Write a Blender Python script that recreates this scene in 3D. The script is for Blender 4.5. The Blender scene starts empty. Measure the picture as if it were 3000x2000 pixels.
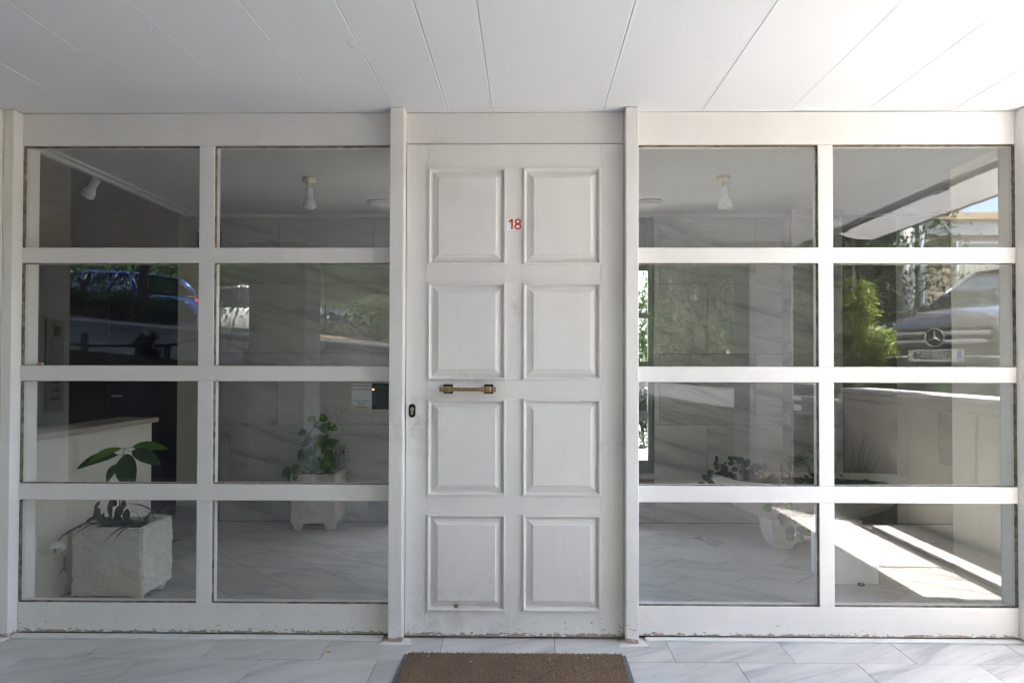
import bpy, bmesh, math, random
from mathutils import Vector, Matrix, noise as mnoise
random.seed(11)
S = bpy.context.scene
COL = S.collection

# ------------------------------------------------------------------ camera
cam_d = bpy.data.cameras.new('camera')
cam = bpy.data.objects.new('camera', cam_d); COL.objects.link(cam)
cam_d.sensor_width = 36; cam_d.sensor_fit = 'HORIZONTAL'; cam_d.lens = 25.2
cam_d.shift_x = -0.00722; cam_d.shift_y = 0.01067
cam_d.clip_start = 0.02; cam_d.clip_end = 400
def rot3(a, b, c):
    return Matrix.Rotation(b, 3, 'Z') @ Matrix.Rotation(a, 3, 'X') @ Matrix.Rotation(c, 3, 'Y')
Rm = rot3(math.radians(0.8957), math.radians(0.7446), math.radians(-0.10625))
right, fwd, up = Rm.col[0], Rm.col[1], Rm.col[2]
M = Matrix.Identity(4)
for i in range(3):
    M[i][0] = right[i]; M[i][1] = up[i]; M[i][2] = -fwd[i]
M.translation = Vector((0, -3.2915, 1.2504))
cam.matrix_world = M
S.camera = cam
# ------------------------------------------------------------------ sky, sun, exposure
SUN_EL, SUN_AZ = 74.0, 45.0        # azimuth measured from +y (north) towards +x (east)
w = bpy.data.worlds.new('World'); S.world = w; w.use_nodes = True
nt = w.node_tree; bg = nt.nodes['Background']
sky = nt.nodes.new('ShaderNodeTexSky'); sky.sky_type = 'NISHITA'; sky.sun_disc = False
sky.sun_elevation = math.radians(SUN_EL); sky.sun_rotation = math.radians(SUN_AZ)
sky.air_density = 1.0; sky.dust_density = 3.0; sky.ozone_density = 1.0
nt.links.new(sky.outputs[0], bg.inputs[0]); bg.inputs[1].default_value = 0.15
sl = bpy.data.lights.new('sun', 'SUN'); sl.energy = 5.0; sl.angle = math.radians(0.5); sl.color = (1.0, 0.95, 0.88)
so = bpy.data.objects.new('sun', sl); COL.objects.link(so)
sd = Vector((math.sin(math.radians(SUN_AZ)) * math.cos(math.radians(SUN_EL)),
             math.cos(math.radians(SUN_AZ)) * math.cos(math.radians(SUN_EL)), math.sin(math.radians(SUN_EL))))
so.rotation_euler = sd.to_track_quat('Z', 'Y').to_euler()
so.location = (6, 6, 12)
S.view_settings.view_transform = 'Standard'; S.view_settings.look = 'None'
S.view_settings.exposure = 3.85; S.view_settings.gamma = 1; S.view_settings.use_curve_mapping = False
S.render.engine = 'CYCLES'
S.cycles.max_bounces = 14; S.cycles.diffuse_bounces = 6; S.cycles.glossy_bounces = 5
S.cycles.transparent_max_bounces = 16; S.cycles.sample_clamp_indirect = 6
S.cycles.use_adaptive_sampling = False; S.cycles.use_denoising = True; S.cycles.denoising_prefilter = 'ACCURATE'; S.cycles.filter_width = 1.3
S.cycles.caustics_reflective = False; S.cycles.caustics_refractive = False

# ------------------------------------------------------------------ object helpers
def tag(o, label=None, cat=None, group=None, kind=None):
    if label: o['label'] = label
    if cat: o['category'] = cat
    if group: o['group'] = group
    if kind: o['kind'] = kind
    return o
def thing(name, loc, label, cat, group=None, rz=0.0):
    o = bpy.data.objects.new(name, None); COL.objects.link(o)
    o.empty_display_size = 0.1
    o.location = loc; o.rotation_euler = (0, 0, rz)
    return tag(o, label, cat, group)
def root_matrix(o):
    m = Matrix.Identity(4)
    while o is not None:
        m = (Matrix.Translation(o.location) @ o.rotation_euler.to_matrix().to_4x4()) @ m
        o = o.parent
    return m
def link(name, me, parent=None, bevel=0.0, smooth=False, local=False, seg=2):
    """mesh given in world coordinates (or in the parent's own when local)"""
    o = bpy.data.objects.new(name, me); COL.objects.link(o)
    if parent is not None:
        if not local:
            me.transform(root_matrix(parent).inverted())
        o.parent = parent
    if smooth:
        me.shade_smooth()
    if bevel > 0:
        b = o.modifiers.new('bevel', 'BEVEL'); b.width = bevel; b.segments = seg; b.limit_method = 'ANGLE'; b.angle_limit = math.radians(35)
        b.harden_normals = False
    return o
class MB:
    def __init__(s): s.v = []; s.f = []; s.m = []
    def add(s, vs, fs, mi=0):
        n = len(s.v); s.v += [tuple(v) for v in vs]
        for f in fs: s.f.append(tuple(i + n for i in f)); s.m.append(mi)
    def box(s, x0, x1, y0, y1, z0, z1, mi=0):
        vs = [(x0, y0, z0), (x1, y0, z0), (x1, y1, z0), (x0, y1, z0), (x0, y0, z1), (x1, y0, z1), (x1, y1, z1), (x0, y1, z1)]
        s.add(vs, [(0, 3, 2, 1), (4, 5, 6, 7), (0, 1, 5, 4), (1, 2, 6, 5), (2, 3, 7, 6), (3, 0, 4, 7)], mi)
    def obox(s, c, ax, ay, az, mi=0):
        c = Vector(c); ax = Vector(ax); ay = Vector(ay); az = Vector(az)
        vs = [c + sx * ax + sy * ay + sz * az for sz in (-1, 1) for sx, sy in ((-1, -1), (1, -1), (1, 1), (-1, 1))]
        s.add(vs, [(0, 3, 2, 1), (4, 5, 6, 7), (0, 1, 5, 4), (1, 2, 6, 5), (2, 3, 7, 6), (3, 0, 4, 7)], mi)
    def prism(s, poly, z0, z1, mi=0):
        n = len(poly)
        a = sum(poly[i][0] * poly[(i + 1) % n][1] - poly[(i + 1) % n][0] * poly[i][1] for i in range(n))
        if a < 0: poly = poly[::-1]
        s.add([(x, y, z0) for x, y in poly] + [(x, y, z1) for x, y in poly],
              [tuple(range(n))[::-1], tuple(range(n, 2 * n))] + [(i, (i + 1) % n, n + (i + 1) % n, n + i) for i in range(n)], mi)
    def tube(s, pts, r, n=10, mi=0, cap=True):
        pts = [Vector(p) for p in pts]; k = len(pts)
        rs = r if isinstance(r, (list, tuple)) else [r] * k
        up = Vector((0.03, 0.01, 1)); rings = []
        pu = None
        for i, p in enumerate(pts):
            d = (pts[min(i + 1, k - 1)] - pts[max(i - 1, 0)]).normalized()
            if pu is None:
                a = up if abs(d.dot(up.normalized())) < 0.95 else Vector((1, 0, 0))
                u = d.cross(a).normalized()
            else:
                u = (pu - d * pu.dot(d)).normalized()
            pu = u; v = d.cross(u)
            rings.append([p + rs[i] * (math.cos(2 * math.pi * j / n) * u + math.sin(2 * math.pi * j / n) * v) for j in range(n)])
        vs = [q for rg in rings for q in rg]; fs = []
        for i in range(k - 1):
            for j in range(n):
                fs.append((i * n + j, i * n + (j + 1) % n, (i + 1) * n + (j + 1) % n, (i + 1) * n + j))
        if cap:
            fs.append(tuple(range(n))[::-1]); fs.append(tuple((k - 1) * n + j for j in range(n)))
        s.add(vs, fs, mi)
    def lathe(s, c, prof, n=24, axis=(0, 0, 1), mi=0):
        a = Vector(axis).normalized(); t = Vector((1, 0, 0)) if abs(a.x) < 0.9 else Vector((0, 1, 0))
        u = a.cross(t).normalized(); v = a.cross(u); c = Vector(c)
        vs = []; fs = []
        for r, h in prof:
            for j in range(n):
                th = 2 * math.pi * j / n; vs.append(c + a * h + r * (math.cos(th) * u + math.sin(th) * v))
        for i in range(len(prof) - 1):
            for j in range(n):
                fs.append((i * n + j, i * n + (j + 1) % n, (i + 1) * n + (j + 1) % n, (i + 1) * n + j))
        fs.append(tuple(range(n))[::-1]); fs.append(tuple((len(prof) - 1) * n + j for j in range(n)))
        s.add(vs, fs, mi)
    def mesh(s, name, mats):
        me = bpy.data.meshes.new(name); me.from_pydata(s.v, [], s.f); 
        if not isinstance(mats, (list, tuple)): mats = [mats]
        for m in mats: me.materials.append(m)
        if len(mats) > 1: me.polygons.foreach_set('material_index', s.m)
        me.update(); return me
    def build(s, name, mats, parent=None, bevel=0.0, smooth=False, local=False, fix=True, seg=2):
        me = s.mesh(name, mats)
        if fix:
            bm = bmesh.new(); bm.from_mesh(me); bmesh.ops.recalc_face_normals(bm, faces=bm.faces); bm.to_mesh(me); bm.free()
        return link(name, me, parent, bevel, smooth, local, seg)
def box(name, x0, x1, y0, y1, z0, z1, mat, parent=None, bevel=0.0):
    m = MB(); m.box(min(x0, x1), max(x0, x1), min(y0, y1), max(y0, y1), min(z0, z1), max(z0, z1)); return m.build(name, mat, parent, bevel, fix=False)
def struct(o): o['kind'] = 'structure'; return o
def copy_tree(o, parent=None):
    c = o.copy(); COL.objects.link(c)
    if parent is not None: c.parent = parent
    for ch in [x for x in bpy.data.objects if x.parent is o]:
        copy_tree(ch, c)
    return c

# ------------------------------------------------------------------ materials
class NT:
    def __init__(s, name):
        s.mat = bpy.data.materials.new(name); s.mat.use_nodes = True
        s.t = s.mat.node_tree; s.b = s.t.nodes['Principled BSDF']; s.out = s.t.nodes['Material Output']
    def n(s, typ, **kw):
        nd = s.t.nodes.new(typ)
        for k, v in kw.items(): setattr(nd, k, v)
        return nd
    def l(s, a, b): s.t.links.new(a, b)
    def val(s, sock, v):
        if isinstance(v, (int, float, tuple, list)): sock.default_value = v
        else: s.l(v, sock)
    def coords(s, kind='Object', scale=(1, 1, 1), rot=(0, 0, 0), rnd=0.0, loc=(0, 0, 0)):
        if kind == 'Position': src = s.n('ShaderNodeNewGeometry').outputs['Position']
        else: src = s.n('ShaderNodeTexCoord').outputs[kind]
        if rnd:
            oi = s.n('ShaderNodeObjectInfo'); m = s.n('ShaderNodeVectorMath', operation='SCALE')
            cx = s.n('ShaderNodeCombineXYZ'); s.l(oi.outputs['Random'], cx.inputs[0])
            m2 = s.n('ShaderNodeMath', operation='MULTIPLY'); s.l(oi.outputs['Random'], m2.inputs[0]); m2.inputs[1].default_value = 7.3
            s.l(m2.outputs[0], cx.inputs[1]); m3 = s.n('ShaderNodeMath', operation='MULTIPLY'); s.l(oi.outputs['Random'], m3.inputs[0]); m3.inputs[1].default_value = 3.7
            s.l(m3.outputs[0], cx.inputs[2])
            s.l(cx.outputs[0], m.inputs[0]); m.inputs['Scale'].default_value = rnd
            ad = s.n('ShaderNodeVectorMath', operation='ADD'); s.l(src, ad.inputs[0]); s.l(m.outputs[0], ad.inputs[1]); src = ad.outputs[0]
        mp = s.n('ShaderNodeMapping'); s.l(src, mp.inputs[0]); mp.inputs['Scale'].default_value = scale; mp.inputs['Rotation'].default_value = rot
        mp.inputs['Location'].default_value = loc
        return mp.outputs[0]
    def noise(s, vec, scale, detail=4, rough=0.55, dist=0.0):
        nd = s.n('ShaderNodeTexNoise'); s.l(vec, nd.inputs['Vector']); nd.inputs['Scale'].default_value = scale
        nd.inputs['Detail'].default_value = detail; nd.inputs['Roughness'].default_value = rough; nd.inputs['Distortion'].default_value = dist
        return nd.outputs[0]
    def ramp(s, fac, stops):
        nd = s.n('ShaderNodeValToRGB'); s.l(fac, nd.inputs[0]); cr = nd.color_ramp
        while len(cr.elements) < len(stops): cr.elements.new(0.5)
        for e, (p, c) in zip(cr.elements, stops):
            e.position = p; e.color = (c, c, c, 1) if isinstance(c, (int, float)) else (*c, 1)
        return nd.outputs[0]
    def mix(s, fac, a, b, mode='MIX'):
        nd = s.n('ShaderNodeMix', data_type='RGBA', blend_type=mode)
        s.val(nd.inputs[0], fac)
        for k, v in ((6, a), (7, b)):
            if isinstance(v, (tuple, list)): nd.inputs[k].default_value = (*v[:3], 1)
            else: s.l(v, nd.inputs[k])
        return nd.outputs[2]
    def math(s, op, a, b=0.0, c=0.0, clamp=False):
        nd = s.n('ShaderNodeMath', operation=op, use_clamp=clamp)
        for k, v in enumerate((a, b, c)): s.val(nd.inputs[k], v)
        return nd.outputs[0]
    def bump(s, h, strength=0.2, dist=0.01):
        nd = s.n('ShaderNodeBump'); s.l(h, nd.inputs['Height']); nd.inputs['Strength'].default_value = strength; nd.inputs['Distance'].default_value = dist
        s.l(nd.outputs[0], s.b.inputs['Normal'])
    def set(s, col=None, rough=None, metal=None, spec=None):
        if col is not None: s.val(s.b.inputs['Base Color'], (*col, 1) if isinstance(col, tuple) else col)
        if rough is not None: s.val(s.b.inputs['Roughness'], rough)
        if metal is not None: s.val(s.b.inputs['Metallic'], metal)
        if spec is not None: s.val(s.b.inputs['Specular IOR Level'], spec)
        return s.mat
def plain(name, col, rough=0.6, metal=0.0, var=0.12, scale=6.0, bump=0.0):
    t = NT(name); v = t.coords('Object', rnd=5.0)
    n = t.noise(v, scale, 5, 0.6)
    lo = tuple(c * (1 - var) for c in col); hi = tuple(min(1, c * (1 + var)) for c in col)
    t.set(t.mix(t.ramp(n, [(0.3, 0.0), (0.7, 1.0)]), lo, hi), rough, metal)
    if bump: t.bump(t.noise(v, scale * 12, 4), bump, 0.004)
    return t.mat
def paint(name, chips=1.0, base=(0.80, 0.768, 0.728), grain='h'):
    """old gloss paint brushed over timber: faint streaks, greyed grime, chips that show the primer and wood"""
    t = NT(name)
    pos = t.coords('Position')
    st = t.noise(t.coords('Position', scale=(1.2, 3, 26)), 2.2, 5, 0.6, 0.4)
    st2 = t.noise(t.coords('Position', scale=(22, 3, 1.0)), 2.2, 4, 0.6, 0.4)
    big = t.noise(pos, 1.7, 4, 0.6)
    c = t.mix(t.ramp(big, [(0.35, 0.0), (0.7, 1.0)]), tuple(x * 0.93 for x in (base[0] * 0.985, base[1] * 0.985, base[2] * 1.0)), base)
    kh, kv = (0.12, 0.0) if grain == 'h' else (0.0, 0.10)
    c = t.mix(t.ramp(st, [(0.35, kh), (0.65, 0.0)]), c, (0.60, 0.54, 0.47))
    gm = t.noise(t.coords('Position', scale=(1, 1, 0.5)), 3.3, 5, 0.62, 0.3); c = t.mix(t.ramp(gm, [(0.52, 0.0), (0.74, 0.22)]), c, (0.56, 0.51, 0.45))
    c = t.mix(t.ramp(st2, [(0.3, kv), (0.6, 0.0)]), c, (0.62, 0.60, 0.58))
    sx = t.n('ShaderNodeSeparateXYZ'); t.l(pos, sx.inputs[0]); z = sx.outputs[2]
    low = t.math('SUBTRACT', 1.0, t.math('DIVIDE', z, 0.75), clamp=True)          # more wear near the ground
    low = t.math('POWER', low, 3.0)
    nz = t.noise(t.coords('Position', scale=(1, 1, 2.2)), 34, 6, 0.66, 0.2)
    nz2 = t.noise(pos, 3.1, 3, 0.5)
    thr = t.math('ADD', t.math('MULTIPLY', low, 0.085 * chips), t.math('MULTIPLY', nz2, 0.08 * chips))
    edge = t.math('MULTIPLY', t.math('SUBTRACT', 0.034, z), 45.0, clamp=True)
    thr = t.math('ADD', thr, t.math('MULTIPLY', edge, 0.26))
    d = t.math('SUBTRACT', t.math('ADD', nz, thr), 0.80)
    chip = t.math('MULTIPLY', d, 60.0, clamp=True)
    woodc = t.mix(t.noise(t.coords('Position', scale=(30, 30, 4)), 4, 4), (0.22, 0.16, 0.12), (0.50, 0.38, 0.30))
    c = t.mix(chip, c, woodc)
    sc = t.noise(t.coords('Position', scale=(1.0, 1.0, 0.35)), 90, 3, 0.7)
    c = t.mix(t.math('MULTIPLY', t.math('MULTIPLY', t.math('SUBTRACT', sc, 0.66), 12.0, clamp=True), t.math('ADD', t.math('MULTIPLY', low, 0.5), 0.10)), c, (0.30, 0.27, 0.25))
    for (gx, gz, gr, gs) in ((-0.52, 0.98, 0.20, 0.5), (-0.27, 1.16, 0.16, 0.22), (-0.06, 1.50, 0.09, 0.4), (0.39, 0.88, 0.12, 0.3), (-0.2, 0.10, 0.30, 0.35), (-0.45, 0.08, 0.25, 0.3)):
        vd = t.n('ShaderNodeVectorMath', operation='DISTANCE'); t.l(pos, vd.inputs[0]); vd.inputs[1].default_value = (gx, -0.01, gz)
        k_ = t.math('SUBTRACT', 1.0, t.math('DIVIDE', vd.outputs['Value'], gr), clamp=True)
        sm_ = t.math('MULTIPLY', t.math('MULTIPLY', k_, t.ramp(t.noise(pos, 17, 5, 0.7), [(0.45, 0.0), (0.62, 1.0)])), gs); c = t.mix(sm_, c, (0.42, 0.38, 0.34))
    t.set(c, t.math('ADD', t.math('MULTIPLY', big, 0.25), 0.34), 0.0)
    h = t.math('SUBTRACT', t.math('ADD', t.math('MULTIPLY', st, 0.6 if grain == 'h' else 0.05), t.math('MULTIPLY', st2, 0.6 if grain == 'v' else 0.05)), t.math('MULTIPLY', chip, 0.7))
    t.bump(h, 0.22, 0.003)
    return t.mat
def marble(name, a=(0.62, 0.615, 0.60), b=(0.36, 0.365, 0.38), warm=(0.56, 0.50, 0.42), rough=0.28, rz=0.5, rnd=9.0, plane='z', polish=0.5, dark=1.0):
    t = NT(name)
    rot = (0, 0, rz) if plane == 'z' else (0, rz, 0)
    sc = (0.9, 6.5, 1.0) if plane == 'z' else (0.8, 1.0, 6.5)
    v = t.coords('Object', scale=(1, 1, 1), rot=rot, rnd=rnd)
    mp = t.n('ShaderNodeMapping'); t.l(v, mp.inputs[0]); mp.inputs['Scale'].default_value = sc
    n1 = t.noise(mp.outputs[0], 1.1, 7, 0.62, 0.9)
    n2 = t.noise(mp.outputs[0], 3.0, 6, 0.6, 1.6)
    n3 = t.noise(v, 1.4, 4, 0.5)
    f = t.math('MULTIPLY', t.ramp(n1, [(0.38, 0.0), (0.52, 0.25), (0.64, 1.0)]), 0.75)
    f2 = t.ramp(n2, [(0.52, 0.0), (0.60, 0.55), (0.64, 0.1)])
    c = t.mix(t.math('ADD', f, t.math('MULTIPLY', f2, 0.4), clamp=True), a, b)
    c = t.mix(t.ramp(n3, [(0.5, 0.0), (0.72, 0.28)]), c, warm)
    oi = t.n('ShaderNodeObjectInfo'); br = t.math('ADD', t.math('MULTIPLY', oi.outputs['Random'], 0.16), 0.90)
    hs = t.n('ShaderNodeHueSaturation'); t.l(c, hs.inputs['Color']); t.l(br, hs.inputs['Value'])
    t.set(hs.outputs[0], t.math('ADD', t.math('MULTIPLY', n3, 0.18), rough - 0.08), 0.0, polish)
    return t.mat
def leafmat(name, col, tip=None, rough=0.42, trans=0.25, streak=None):
    t = NT(name); v = t.coords('Object', rnd=4.0)
    n = t.noise(v, 14, 4, 0.6); oi = t.n('ShaderNodeObjectInfo')
    d = tuple(c * 0.62 for c in col); c = t.mix(t.ramp(n, [(0.3, 0), (0.7, 1)]), d, col)
    c = t.mix(t.math('MULTIPLY', oi.outputs['Random'], 0.5), c, tip or tuple(min(1, x * 1.7) for x in col))
    if streak:
        s2 = t.noise(t.coords('Object', scale=(1, 1, 1), rnd=9.0), 26, 3, 0.5, 1.0)
        c = t.mix(t.ramp(s2, [(0.60, 0.0), (0.66, 0.75)]), c, streak)
    t.set(c, rough)
    if trans:
        tr = t.n('ShaderNodeBsdfTranslucent'); t.l(c, tr.inputs[0]); ms = t.n('ShaderNodeMixShader'); ms.inputs[0].default_value = trans
        t.l(t.b.outputs[0], ms.inputs[1]); t.l(tr.outputs[0], ms.inputs[2]); t.l(ms.outputs[0], t.out.inputs[0])
    return t.mat
def foliagemat(name, lo, hi, trans=0.3):
    t = NT(name); pos = t.coords('Object', rnd=2.0)
    n = t.noise(pos, 3.0, 3, 0.6); n2 = t.noise(pos, 23.0, 2, 0.5)
    c = t.mix(t.ramp(t.math('ADD', t.math('MULTIPLY', n, 0.6), t.math('MULTIPLY', n2, 0.4)), [(0.35, 0), (0.66, 1)]), lo, hi)
    t.set(c, 0.4, 0.0, 0.6)
    tr = t.n('ShaderNodeBsdfTranslucent'); t.l(c, tr.inputs[0]); ms = t.n('ShaderNodeMixShader'); ms.inputs[0].default_value = trans
    t.l(t.b.outputs[0], ms.inputs[1]); t.l(tr.outputs[0], ms.inputs[2]); t.l(ms.outputs[0], t.out.inputs[0])
    return t.mat
def glassmat(name, tint=(0.972, 0.978, 0.970), r0=0.066, dirt=0.03, power=5.0):
    """thin sheet: the face met first mirrors by Schlick's law for both faces, the rest goes straight through"""
    t = NT(name); g = t.n('ShaderNodeNewGeometry')
    dp = t.n('ShaderNodeVectorMath', operation='DOT_PRODUCT'); t.l(g.outputs['Normal'], dp.inputs[0]); t.l(g.outputs['Incoming'], dp.inputs[1])
    cs = t.math('ABSOLUTE', dp.outputs['Value'])
    R = t.math('ADD', t.math('MULTIPLY', t.math('POWER', t.math('SUBTRACT', 1.0, cs), power), 1 - 2 * r0), 2 * r0)
    R = t.math('MULTIPLY', R, t.math('SUBTRACT', 1.0, g.outputs['Backfacing']))      # the pair of faces of one sheet mirrors once
    tr = t.n('ShaderNodeBsdfTransparent'); tr.inputs[0].default_value = (*tint, 1)
    gl = t.n('ShaderNodeBsdfGlossy'); gl.inputs['Roughness'].default_value = 0.0
    ms = t.n('ShaderNodeMixShader'); t.l(R, ms.inputs[0]); t.l(tr.outputs[0], ms.inputs[1]); t.l(gl.outputs[0], ms.inputs[2])
    df = t.n('ShaderNodeBsdfDiffuse'); df.inputs[0].default_value = (0.6, 0.6, 0.58, 1)
    m2 = t.n('ShaderNodeMixShader'); dn = t.noise(t.coords('Position'), 5, 6, 0.7)
    t.l(t.math('MULTIPLY', t.ramp(dn, [(0.4, 0.1), (0.8, 1.0)]), dirt), m2.inputs[0])
    t.l(ms.outputs[0], m2.inputs[1]); t.l(df.outputs[0], m2.inputs[2]); t.l(m2.outputs[0], t.out.inputs[0])
    return t.mat
def emit(name, col, s):
    t = NT(name); t.set((0.02, 0.02, 0.02)); t.b.inputs['Emission Color'].default_value = (*col, 1); t.b.inputs['Emission Strength'].default_value = s
    return t.mat

PAINT = paint('old_white_paint', 1.0)
PAINT_W = paint('worn_white_paint', 1.45); PAINT_V = paint('white_paint_upright', 1.0, grain='v'); PAINT_WV = paint('worn_white_paint_upright', 1.55, grain='v')
PLASTER = plain('beige_plaster', (0.66, 0.61, 0.51), 0.85, var=0.05, scale=3, bump=0.25)
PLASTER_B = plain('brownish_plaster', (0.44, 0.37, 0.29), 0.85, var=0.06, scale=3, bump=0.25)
PLASTER_W = plain('white_plaster', (0.74, 0.73, 0.70), 0.85, var=0.06, scale=2.5, bump=0.3)
MARBLE_F = marble('porch_marble', a=(0.60, 0.58, 0.55), b=(0.30, 0.30, 0.315), rz=-0.55, rough=0.32)
MARBLE_I = marble('lobby_floor_marble', a=(0.54, 0.52, 0.48), b=(0.31, 0.30, 0.29), warm=(0.46, 0.38, 0.30), rz=0.25, rough=0.30)
MARBLE_W = marble('wall_marble', a=(0.58, 0.575, 0.54), b=(0.28, 0.285, 0.28), warm=(0.44, 0.40, 0.34), rz=-0.24, plane='y', rough=0.3)
GROUT = plain('dark_grout', (0.16, 0.15, 0.14), 0.9)
GROUT_W = plain('brown_grout', (0.22, 0.17, 0.13), 0.9)
GLASS = glassmat('window_glass')
PUTTY = plain('old_putty', (0.17, 0.14, 0.10), 0.9, var=0.8, scale=30)
DARKGAP = plain('gap_dark', (0.02, 0.018, 0.015), 0.9)
# ================================================================== PORCH AND LOBBY SHELL
XL, XR = -2.355, 2.222           # clear opening of the glazed front
CEIL, CEILI, BACK = 2.41, 2.43, 2.385

def ceiling_mat():
    t = NT('painted_soffit'); pos = t.coords('Position')
    v = t.coords('Object', rnd=3.0)
    big = t.noise(pos, 0.9, 4, 0.55); gr = t.noise(t.coords('Position', scale=(30, 1.3, 1)), 2.0, 5, 0.6, 0.3)
    c = t.mix(t.ramp(big, [(0.3, 0), (0.7, 1)]), (0.70, 0.715, 0.735), (0.735, 0.745, 0.755))
    c = t.mix(t.ramp(gr, [(0.3, 0.05), (0.6, 0.0)]), c, (0.62, 0.62, 0.63))
    st = t.noise(pos, 2.6, 3, 0.5, 0.5)
    c = t.mix(t.ramp(st, [(0.70, 0.0), (0.76, 0.22)]), c, (0.55, 0.47, 0.38))
    t.set(c, 0.75)
    pk = t.noise(t.coords('Position', scale=(1, 0.6, 1)), 11, 2, 0.4, 0.4)
    pks = t.math('MULTIPLY', t.math('SUBTRACT', pk, 0.735), 14.0, clamp=True)
    h = t.math('ADD', t.math('MULTIPLY', gr, 0.12), t.math('ADD', pks, t.math('MULTIPLY', t.noise(pos, 60, 3), 0.12)))
    t.bump(h, 0.5, 0.004); return t.mat
SOFFIT = ceiling_mat()
def stucco_mat():
    t = NT('rough_stucco'); pos = t.coords('Position')
    n = t.noise(pos, 190, 4, 0.7); b = t.noise(pos, 2, 3)
    t.set(t.mix(b, (0.80, 0.80, 0.79), (0.85, 0.85, 0.84)), 0.9); t.bump(t.ramp(n, [(0.35, 0), (0.65, 1)]), 1.0, 0.006)
    return t.mat
STUCCO = stucco_mat()

# porch ceiling: board marked soffit, every board an object
soffit = struct(box('porch_ceiling', -6.0, 2.62, -4.6, 0.02, CEIL + 0.014, CEIL + 0.24, SOFFIT))
lines = [-6.0, -5.5, -5.0, -4.55, -4.1, -3.65, -3.2, -2.8, -2.42, -2.05, -1.675, -1.28, -0.93, -0.622, -0.373, -0.17, 0.338, 0.791, 1.192, 1.544, 1.93, 2.62]
random.seed(5)
for i in range(len(lines) - 1):
    a, b = lines[i] + 0.0004, lines[i + 1] - 0.0004
    dz = random.choice((0, 0.0, 0.0006, 0.0010)) + random.uniform(0, 0.0003)
    m = MB(); n = 26; vs = []; fs = []
    # thin board with slightly wavy long edges (pressed plaster fins along the joints)
    rnd = random.random() * 50
    xs = [a, a + 0.004, a + 0.011, (a + b) / 2, b - 0.011, b - 0.004, b]
    for j in range(n + 1):
        y = -4.6 + 4.6 * j / n
        for q, x in enumerate(xs):
            wv = 0.0012 * mnoise.noise(Vector((q * 3 + rnd, y * 5, 0)))
            z = CEIL + dz + (0.0 if q in (2, 3, 4) else (-0.0014 * max(0, mnoise.noise(Vector((rnd + (q > 3) * 9, y * 2.3, 3))) + 0.25) if q in (1, 5) else 0.0016))
            vs.append((x + wv, y, z))
    k = len(xs)
    for j in range(n):
        for q in range(k - 1):
            fs.append((j * k + q, j * k + q + 1, (j + 1) * k + q + 1, (j + 1) * k + q))
    m.add(vs, fs)
    # closed top
    m.add([(a, -4.6, CEIL + 0.013), (b, -4.6, CEIL + 0.013), (b, 0, CEIL + 0.013), (a, 0, CEIL + 0.013)], [(0, 1, 2, 3)])
    m.build('ceiling_board', SOFFIT, soffit, fix=False)

# ground slab under both floors
struct(box('foundation_slab', -6.6, 3.6, -4.6, 3.2, -0.3, -0.012, GROUT))
# porch floor: marble tiles, running bond
pf = struct(box('porch_floor', -6.0, 2.60, -4.4, 0.02, -0.012, -0.003, GROUT))
def tilemesh(L, W, mat, h=0.010):
    m = MB(); g = 0.0014
    m.box(g, L - g, g, W - g, -h, 0); me = m.mesh('tile', mat); return me
cache = {}
def tile(parent, x0, x1, y0, y1, mat, nm='tile', h=0.010, z=0.0):
    key = (round(x1 - x0, 3), round(y1 - y0, 3), mat.name)
    if key not in cache: cache[key] = tilemesh(x1 - x0, y1 - y0, mat, h)
    o = bpy.data.objects.new(nm, cache[key]); COL.objects.link(o); o.parent = parent
    o.location = Vector((x0, y0, z + random.uniform(-0.0004, 0.0004))) - parent.location
    return o
row = 0; y1 = 0.02
edges = [0.02, -0.255]
while edges[-1] > -4.35: edges.append(edges[-1] - 0.30)
ntile = 0
for r in range(len(edges) - 1):
    ya, yb = edges[r + 1], edges[r]
    if r < 8: xlo = -3.2
    else: xlo = -3.2
    off = 0.62 if r % 2 == 0 else 0.37
    x = off
    while x > xlo: x -= 0.502
    while x < 2.60:
        xa, xb = max(x, xlo), min(x + 0.502, 2.60)
        if xb - xa > 0.02: tile(pf, xa, xb, ya, yb, MARBLE_F); ntile += 1
        x += 0.502
tile(pf, -6.0, -3.2, -4.4, 0.02, MARBLE_F, 'marble_paving')

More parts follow.
